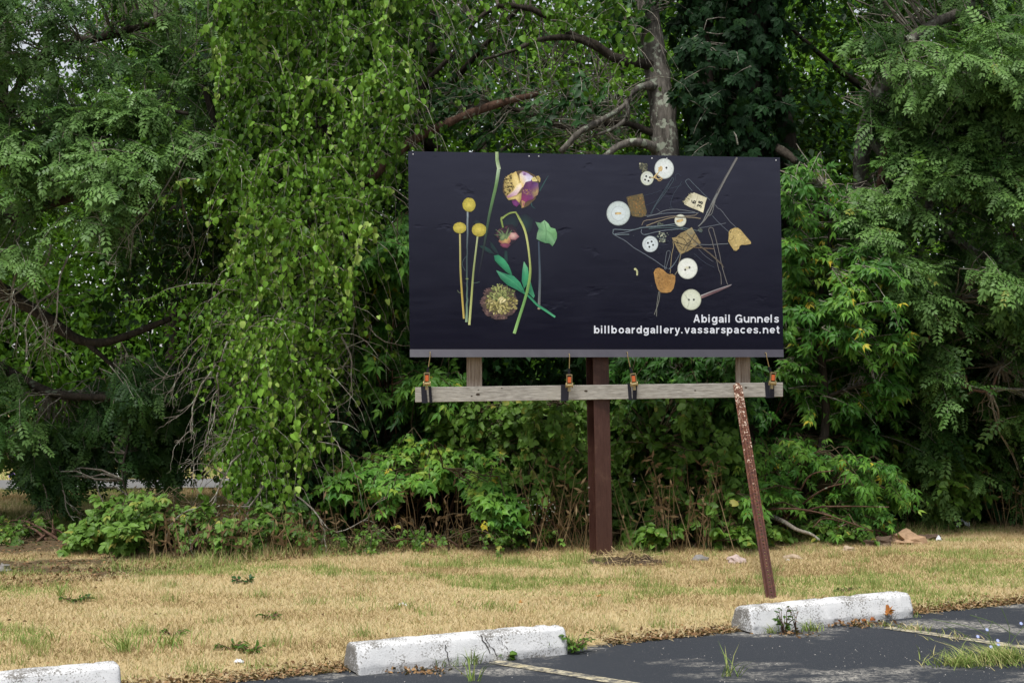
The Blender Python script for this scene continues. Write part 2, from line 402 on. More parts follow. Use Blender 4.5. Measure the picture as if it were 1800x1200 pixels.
# wood
m, n, l = mat('weathered_wood'); v = coords(n, l, (1.6, 26, 26)); f = tex(n, l, v, 3.2, 6, .65); g2 = tex(n, l, coords(n, l), 3, 4)
c = mixc(n, l, ramp_l(n, l, f, [(.30, 0), (.72, 1)]), (.19, .175, .155), (.46, .44, .40)); c = mixc(n, l, ramp_l(n, l, g2, [(.48, 0), (.75, .55)]), c, (.40, .38, .33))
p = principled(n, l, c, .85, .2, f, .5, .006); out(n, l, p.outputs[0]); M['wood'] = m
m, n, l = mat('upright_wood'); v = coords(n, l, (30, 30, 1.4)); f = tex(n, l, v, 2.6, 6, .65)
c = mixc(n, l, ramp_l(n, l, f, [(.32, 0), (.70, 1)]), (.13, .085, .055), (.42, .36, .30))
p = principled(n, l, c, .85, .2, f, .5, .006); out(n, l, p.outputs[0]); M['wood2'] = m
m, n, l = mat('brown_paint'); v = coords(n, l, (30, 30, 3)); f = tex(n, l, v, 3, 7, .75); g2 = tex(n, l, coords(n, l), 5, 5, .7)
c = mixc(n, l, ramp_l(n, l, f, [(.35, 0), (.68, 1)]), (.044, .016, .011), (.078, .034, .026)); c = mixc(n, l, ramp_l(n, l, g2, [(.54, 0), (.70, .75)]), c, (.115, .060, .040)); c = mixc(n, l, ramp_l(n, l, tex(n, l, coords(n, l, (60, 60, 9)), 3, 5, .7), [(.66, 0), (.70, .8)]), c, (.17, .12, .10))
p = principled(n, l, c, .5, .4, f, .35, .004); out(n, l, p.outputs[0]); M['brown'] = m
M['ply'] = plain('plywood_edge', (.14, .11, .08), .9, .1)

# banner vinyl: near black, satin
m, n, l = mat('black_vinyl'); v = coords(n, l); wv = tex(n, l, coords(n, l, (1.0, 1.0, 1.0)), 1.3, 2, .4)
fl = n.new('ShaderNodeTexWave'); fl.bands_direction = 'Z'; fl.inputs['Scale'].default_value = 26; fl.inputs['Distortion'].default_value = .3; l.new(v, fl.inputs[0])
sm_ = n.new('ShaderNodeMath'); sm_.operation = 'MULTIPLY_ADD'; sm_.inputs[1].default_value = -.30; l.new(ramp_l(n, l, tex(n, l, coords(n, l, (1, 1, 1.6)), 4.2, 3, .55), [(.64, 0), (.78, 1)]), sm_.inputs[0]); l.new(wv, sm_.inputs[2])
p = principled(n, l, mixc(n, l, tex(n, l, v, 2, 3), (.0040, .0038, .0105), (.0058, .0054, .0135)), ramp_l(n, l, tex(n, l, coords(n, l, (1.5, 1.5, 9)), 2.2, 5, .6), [(.3, .15), (.7, .25)]), .66, sm_.outputs[0], .22, .02); p.inputs['Specular Tint'].default_value = (.80, .80, 1.0, 1); out(n, l, p.outputs[0]); M['vinyl'] = m
# printed inks on the same satin vinyl
m, n, l = mat('printed_ink'); a = n.new('ShaderNodeAttribute'); a.attribute_name = 'print'; v = coords(n, l)
f = ramp_l(n, l, tex(n, l, v, 70, 5, .7), [(.25, .70), (.75, 1.16)]); mu = n.new('ShaderNodeMix'); mu.data_type = 'RGBA'; mu.blend_type = 'MULTIPLY'; mu.inputs[0].default_value = .8
l.new(a.outputs['Color'], mu.inputs[6]); l.new(f, mu.inputs[7])
p = principled(n, l, mu.outputs[2], .40, .4); out(n, l, p.outputs[0]); M['ink'] = m

# backing panel, posts
TLp, TRp, BRp, BLp = (717.5, 266.5), (1371, 277.5), (1376.5, 622), (720.5, 622)
pan = MB().prism([bp(*q, -.013) for q in (BLp, BRp, TRp, TLp)], [bp(*q, -.013) - BN * .014 for q in (BLp, BRp, TRp, TLp)])
pan.build('backing_board', M['ply'], bill)
for xa, xb in ((821, 848), (1296, 1321)):
    lo = [bp(xa, 300, -.026), bp(xb, 300, -.026), bp(xb, 690, -.026), bp(xa, 690, -.026)]
    # the upright stands behind the panel and comes down behind the crossbeam
    lo = [q - BN * .035 for q in lo]
    MB().prism(lo, [q - BN * .04 for q in lo]).build('wooden_upright', M['wood2'], bill, bevel=.004)
cb = [bp(730, 707, -.02), bp(1376.5, 697, -.02), bp(1376.5, 672, -.02), bp(730, 680.5, -.02)]
beam = MB().prism(cb, [q - BN * .038 for q in cb]).build('crossbeam', M['wood'], bill, bevel=.004)
M['knot'] = plain('knot', (.05, .038, .028), .9, .1)
for kx, ky, kr in ((840, 693, .014), (829, 696, .007), (841, 685, .006), (1222, 686, .007), (1030, 687, .012), (882, 682, .006), (1311, 681, .009)):
    c = bp(kx, ky, -.0185); MB().poly([c + BU * kr * 1.3 * math.cos(t_) + np.array([0, 0, kr * .7 * math.sin(t_)]) for t_ in np.arange(10) * math.pi / 5], [tuple(range(10))]).build('knot', M['knot'], beam)

# H-section steel post, turned so its open side shows on the left
pu, pw = np.array([.93, .37, 0]), np.array([-.37, .93, 0])
bot_l, bot_r = bp(1049, 979, -.062), bp(1077.5, 979, -.062); top_l, top_r = bp(1042, 560, -.062), bp(1068, 560, -.062)
up = unit((top_l + top_r) / 2 - (bot_l + bot_r) / 2); wid = np.linalg.norm(bot_r - bot_l) / 2 * 1.06
pc = (bot_l + bot_r) / 2 + up * (-.15); hgt = 3.55
def flange(name, dw, half_u, half_w):
    c_ = pc + pw * dw; lo = [c_ - pu * half_u - pw * half_w, c_ + pu * half_u - pw * half_w, c_ + pu * half_u + pw * half_w, c_ - pu * half_u + pw * half_w]
    return MB().prism(lo, [q + up * hgt for q in lo]).build(name, M['brown'], steel, bevel=.002)
steel = empty('steel_post', (0, 0, 0)); steel.parent = bill; steel.location = (0, 0, 0)
ff = flange('flange', .005, wid, .005); flange('flange', .150, wid, .005); flange('web', .0775, .005, .0665)
M['bolt'] = plain('bolt_zinc', (.30, .27, .22), .5, .5, .6)
for py in (858, 882, 906):
    c_ = bp(1044, py, -.062) + pw * .085 - pu * .005
    MB().tube([c_, c_ - pu * .014], .009, 6).build('bolt', M['bolt'], steel)

# banner with its bottom hem kicked forward
rows = [(0.0, 0), (.2, 0), (.4, 0), (.6, 0), (.8, 0), (.91, -.001), (.935, -.004), (.962, -.010), (1.0, .046)]
nx = 40; V = []; F = []
strapx = (754, 1001, 1104, 1348)
for t_, of in rows:
    for i in range(nx + 1):
        k = i / nx; px = (TLp[0] + (BLp[0] - TLp[0]) * t_) * (1 - k) + (TRp[0] + (1377.5 - TRp[0]) * t_) * k; py = (266 + 361.5 * t_) * (1 - k) + (277 + 350.5 * t_) * k
        V.append(bp(px, py, .004 + of + (.0025 * n3(px * .02, py * .02, 1) if of == 0 else (.004 * n3(px * .03, 2, 5) if t_ == 1 else 0))))
nr = len(rows)
for r in range(nr - 2):
    for i in range(nx): a_ = r * (nx + 1) + i; F.append((a_, a_ + nx + 1, a_ + nx + 2, a_ + 1))
# wraps: sides and top go back round the board, hem returns underneath (own points, so the front stays flat)
def wrap(front, back):
    k = len(V); V.extend(list(front) + list(back)); m_ = len(front)
    for i in range(m_ - 1): F.append((k + i, k + i + 1, k + m_ + i + 1, k + m_ + i))
V0 = [np.array(q) for q in V]
wrap([V0[i] - BN * .0 for i in range(nx + 1)], [V0[i] - BN * .03 for i in range(nx + 1)])
lastrow = V0[(nr - 1) * (nx + 1):nr * (nx + 1)]
wrap(lastrow, [q - BN * .08 + np.array([0, 0, .004]) for q in lastrow])
for side in (0, nx):
    fr = [V0[r * (nx + 1) + side] for r in range(nr)]; wrap(fr, [q - BN * (.03 + max(0, rows[r][1])) for r, q in enumerate(fr)])
banner = MB().poly(V, F).build('banner', M['vinyl'], bill)
M['hem'] = plain('hem_vinyl_sheen', (.026, .024, .035), .5, .3, 0, .06, 12, .03)  # same vinyl as the banner, paler and matte: sky sheen put into colour
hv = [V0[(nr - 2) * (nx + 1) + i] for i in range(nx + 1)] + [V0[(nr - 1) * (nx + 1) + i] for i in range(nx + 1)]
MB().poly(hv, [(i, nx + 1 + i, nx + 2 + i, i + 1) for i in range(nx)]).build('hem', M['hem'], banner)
for po in banner.data.polygons: po.use_smooth = abs(po.normal.dot(Vector(BN))) > .98

M['pin'] = plain('staple_steel', (.75, .75, .75), .4, .5, .2)
for sx in (726, 930, 947, 1146, 1172, 1364):
    yy = 268.5 + (sx - 717) / 654 * 11 + 2.4
    c_ = bp(sx, yy, .009); MB().obox(c_, BU * .0045, BN * .002, np.array([0, 0, .0045])).build('staple', M['pin'], banner)

# ---- the print: everything traced in photo pixels and laid on the banner
class Art:
    def __init__(s, name): s.name = name; s.v = []; s.f = []; s.c = []
    def add(s, pts, cols, layer, faces=None):
        b = len(s.v); lift = .0062 + .0004 * layer + random.uniform(0, .00035); s.v += [bp(x, y, lift) for x, y in pts]
        if not hasattr(cols[0], '__len__'): cols = [cols] * len(pts)
        s.c += [(*lin(c), 1) for c in cols]
        s.f += [tuple(i + b for i in f) for f in (faces or [tuple(range(len(pts)))])]; return s
    def fan(s, c, pts, cc, ce, layer):
        nn = len(pts); ces = ce if hasattr(ce[0], '__len__') else [ce] * nn
        return s.add([c] + list(pts), [cc] + list(ces), layer, [(0, 1 + i, 1 + (i + 1) % nn) for i in range(nn)])
    def disc(s, cx, cy, rx, ry, cc, ce, layer, nn=28, jag=0):
        return s.fan((cx, cy), [(cx + rx * (1 + jag * random.uniform(-1, 1)) * math.cos(a_), cy + ry * (1 + jag * random.uniform(-1, 1)) * math.sin(a_)) for a_ in np.arange(nn) * 2 * math.pi / nn], cc, ce, layer)
    def stroke(s, pts, wd, cols, layer, sub=6, jit=0):
        P = np.array(pts, float); m_ = len(P)
        if m_ > 2 and sub > 1:                                   # Catmull-Rom
            Q = []; ext = np.vstack([2 * P[0] - P[1], P, 2 * P[-1] - P[-2]])
            for i in range(m_ - 1):
                p0, p1, p2, p3 = ext[i:i + 4]
                for t_ in np.arange(sub) / sub: Q.append(.5 * (2 * p1 + (p2 - p0) * t_ + (2 * p0 - 5 * p1 + 4 * p2 - p3) * t_ ** 2 + (3 * p1 - p0 - 3 * p2 + p3) * t_ ** 3))
            Q.append(P[-1]); P = np.array(Q)
        if jit: P = P + rng.normal(0, jit, P.shape)
        k = len(P); ws = np.interp(np.linspace(0, 1, k), np.linspace(0, 1, len(wd)), wd) if hasattr(wd, '__len__') else np.full(k, wd)
        C = np.array(cols, float) if hasattr(cols[0], '__len__') else np.array([cols, cols], float)
        cc = np.stack([np.interp(np.linspace(0, 1, k), np.linspace(0, 1, len(C)), C[:, j]) for j in range(3)], 1)
        T = unit(np.gradient(P, axis=0)); Nn = np.stack([-T[:, 1], T[:, 0]], 1) * ws[:, None] / 2
        pts2 = np.concatenate([P - Nn, P + Nn]); cols2 = np.concatenate([cc * .86, np.minimum(cc * 1.1, 255)])
        return s.add([tuple(q) for q in pts2], [tuple(q) for q in cols2], layer, [(i, i + 1, k + i + 1, k + i) for i in range(k - 1)])
    def build(s):
        me = bpy.data.meshes.new(s.name); o_ = parent_origin(bill)
        me.from_pydata([tuple(Vector(q) - o_) for q in s.v], [], s.f); me.update()
        # face the viewer
        a_ = me.attributes.new('print', 'FLOAT_COLOR', 'POINT'); a_.data.foreach_set('color', np.array(s.c, np.float32).ravel())
        me.materials.append(M['ink']); return link(bpy.data.objects.new(s.name, me), banner)
BK = (22, 22, 34)
# leaves and stems deep in the dark first
A = Art('printed_shadow_leaf'); A.fan((900, 395), [(878, 392), (884, 382), (902, 377), (914, 384), (910, 398), (896, 404), (880, 402)], (34, 52, 56), (26, 32, 44), 0); A.build()
A = Art('printed_shadow_leaf'); A.fan((922, 392), [(908, 380), (925, 376), (938, 386), (936, 400), (930, 412), (918, 402)], (38, 62, 62), (26, 34, 46), 0); A.build()
A = Art('printed_shadow_leaf'); A.fan((838, 391), [(831, 391), (836, 386), (844, 388), (846, 394), (838, 396)], (34, 50, 56), (28, 32, 44), 0); A.build()
A = Art('printed_shadow_leaf'); A.fan((853, 435), [(841, 432), (850, 431), (862, 438), (870, 447), (860, 445), (848, 438)], (34, 72, 66), (24, 40, 46), 0); A.build()
A = Art('printed_shadow_leaf'); A.fan((868, 432), [(860, 423), (866, 428), (874, 440), (878, 449), (870, 444), (863, 436)], (30, 56, 56), (24, 36, 44), 0); A.build()
A = Art('printed_shadow_leaf'); A.fan((889, 450), [(887, 440), (892, 441), (893, 458), (890, 465), (886, 452)], (34, 66, 62), (26, 42, 48), 0); A.build()
A = Art('printed_shadow_leaf'); A.stroke([(948, 336), (956, 322), (964, 309)], [3, 2, .5], [(40, 70, 70), (60, 88, 90)], 0); A.build()
A = Art('printed_shadow_leaf'); A.stroke([(934, 353), (935, 362), (941, 367)], [3, 2, .5], (44, 74, 76), 0); A.build()
A = Art('printed_stem')
A.stroke([(873.5, 267), (874, 282), (877.5, 298)], [5, 6, 6.5], [(168, 190, 140), (140, 165, 118), (190, 205, 175)], 1)
A.stroke([(876.5, 298), (872, 326), (865, 356), (859, 384), (853, 420), (846, 460), (841, 488)], [6, 5.5, 5.2, 4.6, 3.6, 2.4, 1], [(172, 195, 165), (104, 138, 84), (88, 122, 78), (66, 92, 68), (46, 62, 56), (32, 36, 46), BK], 2)
A.build()
A = Art('printed_stem')
A.stroke([(808.5, 411), (809, 440), (809.5, 475), (812, 515), (815.5, 560)], [3, 3, 3.2, 3.4, 3.4], [(190, 182, 120), (176, 172, 110), (168, 160, 92), (178, 158, 76), (186, 166, 92)], 2)
A.build()
A = Art('printed_stem')
A.stroke([(822.3, 372), (822, 400), (821, 440), (821, 480), (821, 520), (820, 566)], [3, 3, 2.4, 2.6, 3, 4.4], [(150, 162, 168), (110, 124, 130), (66, 80, 84), (66, 84, 82), (80, 104, 92), (136, 160, 132)], 1, jit=.25)
A.disc(821, 490, 3, 1.2, (150, 160, 90), (90, 110, 70), 2)
A.stroke([(829, 497), (836, 497), (843, 495.5)], 1, (70, 92, 84), 1); A.stroke([(804, 510), (807, 514), (811, 514)], .9, (110, 120, 90), 1)
A.stroke([(820, 450), (814, 458), (813, 466), (818, 476)], .7, (70, 90, 92), 1)
A.build()
A = Art('printed_stem')
A.stroke([(839.5, 416), (836, 445), (832, 480), (829, 520), (825, 571)], [3, 3, 3.2, 3.6, 4], [(176, 184, 138), (160, 172, 120), (140, 152, 96), (166, 174, 104), (190, 196, 132)], 2)
A.build()
def globe(cx, cy, rx, ry):
    A = Art('printed_globe_flower'); A.disc(cx, cy, rx, ry, (220, 204, 96), (170, 158, 60), 3, 30, .04)
    for _ in range(170):
        a_, r_ = random.uniform(0, 6.283), math.sqrt(random.random()) * .97; x, y = cx + rx * r_ * math.cos(a_), cy + ry * r_ * math.sin(a_)
        b_ = (.72 + .42 * random.random()) * (1 - .28 * max(0, r_ * math.sin(a_)) - .1 * r_); s_ = .55
        c_ = (min(255, 232 * b_), min(255, 214 * b_), min(255, 104 * b_)); A.add([(x - s_, y), (x, y - s_), (x + s_, y), (x, y + s_)], [c_] * 4, 4)
    A.build()
globe(824.5, 360, 11.5, 12.5); globe(808, 400.5, 11.8, 9.8); globe(842, 404, 12.8, 11.6)
# upper dried rose
def petals(A, n_, cx, cy, rx, ry, pal, layer, sz=(3, 7), face=None):
    for _ in range(n_):
        a_ = random.uniform(0, 6.283); r_ = math.sqrt(random.random()); x, y = cx + rx * r_ * math.cos(a_), cy + ry * r_ * math.sin(a_)
        L, W = random.uniform(*sz), random.uniform(.9, 2.4); d_ = a_ + math.pi / 2 + random.uniform(-.7, .7) if face is None else face + random.uniform(-.6, .6)
        ux, uy = math.cos(d_), math.sin(d_); c1, c2 = random.choice(pal), random.choice(pal)
        A.add([(x - ux * L / 2, y - uy * L / 2), (x - uy * W, y + ux * W), (x + ux * L / 2, y + uy * L / 2), (x + uy * W * .5, y - ux * W * .5)], [c1, c2, c1, tuple(q * .55 for q in c2)], layer)
A = Art('printed_rose')
A.fan((915, 332), [(884, 325), (888, 313), (898, 305), (912, 300), (926, 301), (940, 308), (947, 318), (946, 336), (941, 350), (928, 362), (920, 366), (912, 358), (900, 352), (889, 346), (884, 337)], (120, 96, 78), (96, 78, 58), 2)
A.fan((902, 322), [(886, 325), (889, 313), (899, 304), (911, 308), (917, 330), (908, 346), (897, 350), (888, 342)], (206, 184, 120), (170, 150, 92), 3)
petals(A, 90, 894, 326, 9, 19, [(70, 60, 36), (150, 130, 76), (222, 200, 130), (196, 172, 98), (110, 94, 54), (60, 52, 30)], 4, (2, 6))
A.fan((910, 320), [(900, 306), (907, 301), (913, 318), (916, 330), (909, 334), (901, 324)], (246, 226, 160), (214, 188, 116), 5)
A.fan((912, 330), [(920, 318), (919, 328), (908, 343), (893, 348), (890, 345), (902, 336), (908, 325)], (250, 236, 226), [(246, 226, 170), (240, 214, 180), (220, 180, 190), (160, 96, 150), (180, 140, 120), (236, 210, 160), (246, 226, 160)], 6)
A.fan((907, 348), [(918, 338), (916, 350), (913, 357), (906, 350), (894, 352), (890, 347), (902, 345)], (232, 208, 138), (168, 146, 88), 5)
A.fan((926, 312), [(913, 306), (919, 301), (929, 305), (937, 311), (933, 318), (924, 320), (919, 330), (914, 318)], (226, 218, 238), [(236, 220, 190), (150, 110, 160), (180, 160, 200), (214, 210, 236), (222, 220, 240), (236, 232, 226), (236, 200, 120), (240, 214, 140)], 7)
A.disc(922, 306, 3.6, 2.8, (112, 66, 122), (180, 150, 190), 8, 14, .2)
A.fan((940, 314), [(934, 313), (940, 311), (945, 317), (944, 319), (936, 319)], (200, 184, 116), (226, 214, 150), 8)
A.fan((946, 314), [(942, 310), (947, 309), (950, 314), (949, 321), (945, 316)], (150, 132, 70), (196, 176, 110), 7)
A.fan((930, 334), [(932, 315), (938, 319), (946, 322), (947, 334), (943, 342), (937, 350), (926, 354), (918, 362), (916, 353), (917, 337), (923, 321)], (106, 58, 104), [(120, 72, 120), (84, 48, 96), (110, 76, 130), (150, 116, 104), (170, 150, 90), (120, 64, 110), (130, 50, 104), (150, 60, 110), (140, 50, 98), (96, 56, 84), (88, 50, 90)], 7)
petals(A, 26, 927, 337, 8, 7, [(150, 104, 110), (180, 140, 96), (96, 54, 96), (120, 66, 112)], 8, (2, 6), -.6)
A.fan((942, 336), [(944, 330), (947, 336), (945, 343), (940, 346)], (190, 170, 106), (140, 108, 96), 8)
A.fan((905, 358), [(899, 353), (911, 350), (914, 358), (908, 364), (902, 360)], (126, 62, 128), (96, 40, 92), 4)
A.fan((921, 359), [(917, 352), (923, 355), (921, 364), (917, 366)], (150, 64, 108), (190, 160, 100), 8)
A.build()
# small drooping rose and its bent stem
A = Art('printed_drooping_rose')
A.fan((884, 410), [(868, 412), (875, 403), (884, 396), (900, 394), (908, 402), (912, 412), (906, 425), (893, 434), (880, 424)], (58, 44, 54), (34, 28, 42), 2)
petals(A, 50, 890, 412, 17, 14, [(60, 40, 54), (86, 54, 66), (44, 34, 46), (110, 70, 78)], 3, (3, 8))
A.fan((888, 422), [(876, 424), (884, 414), (895, 414), (898, 424), (892, 434), (882, 430)], (206, 176, 110), [(150, 90, 80), (196, 180, 130), (220, 190, 130), (150, 84, 84), (140, 70, 86), (126, 66, 80)], 4)
A.fan((903, 414), [(894, 417), (898, 409), (907, 409), (913, 416), (906, 422), (898, 421)], (222, 186, 176), [(190, 120, 120), (196, 160, 150), (170, 110, 120), (130, 74, 90), (120, 64, 84), (160, 110, 110)], 4)
A.fan((886, 430), [(878, 430), (888, 427), (898, 430), (892, 436), (884, 435)], (150, 80, 104), (96, 48, 72), 5)
for q in ([(887, 418), (879, 410), (871, 403)], [(887, 418), (881, 414), (869, 413)], [(888, 418), (892, 406), (894, 400)], [(889, 420), (896, 410), (900, 404)], [(886, 418), (883, 408), (878, 404)]):
    A.stroke(q, [4, 2.4, .6], [(112, 134, 92), (90, 112, 84)], 6)
A.fan((884, 416), [(878, 418), (884, 409), (891, 413), (886, 422), (880, 423)], (140, 160, 110), (88, 110, 78), 7)
A.build()
A = Art('printed_stem')
A.stroke([(884, 400), (881, 385), (884, 382)], [3, 3.2, 3.4], [(120, 140, 72), (150, 168, 92)], 6)
A.stroke([(882.5, 384), (890, 378), (898, 374), (907, 373)], [3.4, 3, 3, 2.4], [(148, 166, 92), (128, 148, 78), (150, 166, 90)], 7)
A.stroke([(906, 372), (914, 386), (922, 403), (927, 424), (931, 455), (932, 480), (928, 506), (921, 532), (912, 560), (904, 586)], [2.4, 4, 4, 3.6, 3.2, 4, 5, 4.8, 5, 5.4], [(140, 156, 84), (156, 172, 98), (178, 188, 112), (190, 196, 128), (170, 180, 108), (146, 166, 90), (116, 160, 88), (110, 156, 88), (122, 168, 96), (150, 190, 120)], 9)
A.build()
# ruscus sprig
A = Art('printed_leaf_sprig')
A.fan((882, 462), [(868, 449), (876, 448), (886, 455), (894, 466), (899, 478), (901, 486), (890, 478), (877, 466), (870, 458)], (56, 150, 104), [(44, 110, 86), (52, 140, 100), (70, 166, 118), (58, 150, 104), (40, 120, 84), (36, 96, 70), (34, 104, 74), (32, 96, 70), (40, 110, 82)], 5)
A.fan((900, 494), [(872, 475), (886, 480), (903, 485), (914, 496), (921, 509), (923, 518), (908, 509), (892, 501), (880, 490)], (56, 146, 104), [(80, 150, 120), (46, 116, 86), (60, 140, 108), (60, 146, 106), (44, 124, 90), (34, 90, 66), (44, 120, 88), (36, 104, 76), (36, 96, 72)], 6)
A.stroke([(874, 476), (892, 488), (910, 502), (922, 516)], 1, [(90, 170, 130), (70, 150, 110)], 7)
A.fan((925, 487), [(921, 459), (928, 471), (930, 486), (926, 500), (921, 508), (917, 494), (918, 476)], (60, 156, 108), [(120, 180, 140), (76, 164, 118), (56, 140, 98), (50, 130, 92), (40, 110, 80), (44, 120, 90), (52, 132, 98)], 7)
A.fan((936, 508), [(930, 484), (934, 500), (940, 520), (938, 524), (928, 514), (925, 504)], (44, 120, 86), [(50, 132, 92), (44, 122, 86), (70, 150, 110), (70, 150, 110), (34, 96, 72), (38, 104, 78)], 6)
A.stroke([(917, 510), (930, 521), (945, 536), (960, 546), (976, 557)], [1.5, 3.6, 4, 4.2, 3.4], [(40, 110, 80), (52, 130, 94), (58, 140, 102), (64, 150, 108), (84, 166, 124)], 8)
A.build()
# ivy leaf
A = Art('printed_ivy_leaf')
A.fan((960, 408), [(941, 390), (950, 392), (957, 387), (964, 393), (968, 400), (976, 402), (979, 410), (979, 418), (975, 427), (971, 433), (966, 428), (958, 427), (950, 424), (943, 420), (944, 411), (947, 402)], (128, 178, 128), [(96, 140, 108), (110, 156, 112), (150, 196, 150), (140, 190, 140), (120, 176, 120), (130, 184, 130), (104, 156, 100), (96, 146, 96), (120, 166, 124), (86, 130, 92), (76, 124, 86), (90, 140, 98), (84, 130, 92), (110, 150, 116), (120, 160, 120), (90, 134, 100)], 5)
A.stroke([(957, 389), (960, 405), (959, 424)], .9, (70, 112, 78), 6); A.stroke([(961, 406), (970, 412), (975, 424)], .7, (84, 130, 90), 6)
A.stroke([(947, 424), (948, 450), (949, 490), (947.5, 540)], [3, 3.2, 4, 4.6], [(62, 76, 92), (64, 78, 92), (78, 90, 100), (112, 116, 112)], 4)
A.disc(947.5, 542, 3, 2, (176, 164, 134), (120, 112, 96), 5)
A.build()
# lower ruffled flower
A = Art('printed_ruffled_flower')
A.disc(878, 531, 32, 30, (120, 112, 70), (70, 54, 56), 2, 30, .07)
for _ in range(420):
    a_ = random.uniform(0, 6.283); r_ = random.uniform(.05, 1.0); x, y = 878 + 33 * r_ * math.cos(a_), 531 + 31 * r_ * math.sin(a_)
    up_ = max(0, math.sin(-a_)) ; low = max(0, math.sin(a_)); left = max(0, -math.cos(a_))
    cpal = [(222, 208, 138), (196, 184, 108), (160, 154, 84), (116, 116, 60), (66, 68, 38), (236, 226, 164)]
    if r_ > .72 and (low > .45 or left > .6): cpal = [(126, 98, 96), (96, 72, 76), (150, 120, 112), (64, 48, 52)]
    elif up_ > .4: cpal = [(156, 170, 100), (112, 130, 72), (196, 202, 132), (56, 68, 40), (176, 184, 114)]
    L, W = random.uniform(3, 8), random.uniform(1, 2.6); d_ = a_ + random.uniform(-.6, .6) + (math.pi / 2 if r_ > .72 and low > .2 else 0); ux, uy = math.cos(d_), math.sin(d_); c1, c2 = random.choice(cpal), random.choice(cpal)
    A.add([(x - ux * L / 2, y - uy * L / 2), (x - uy * W, y + ux * W), (x + ux * L / 2, y + uy * L / 2), (x + uy * W * .6, y - ux * W * .6)], [tuple(q * .5 for q in c1), c2, c1, tuple(q * .75 for q in c2)], 3 + int(4 * (1 - r_)))
petals(A, 14, 882, 528, 6, 6, [(226, 216, 160), (240, 230, 180), (200, 186, 116)], 8, (5, 10))
A.build()

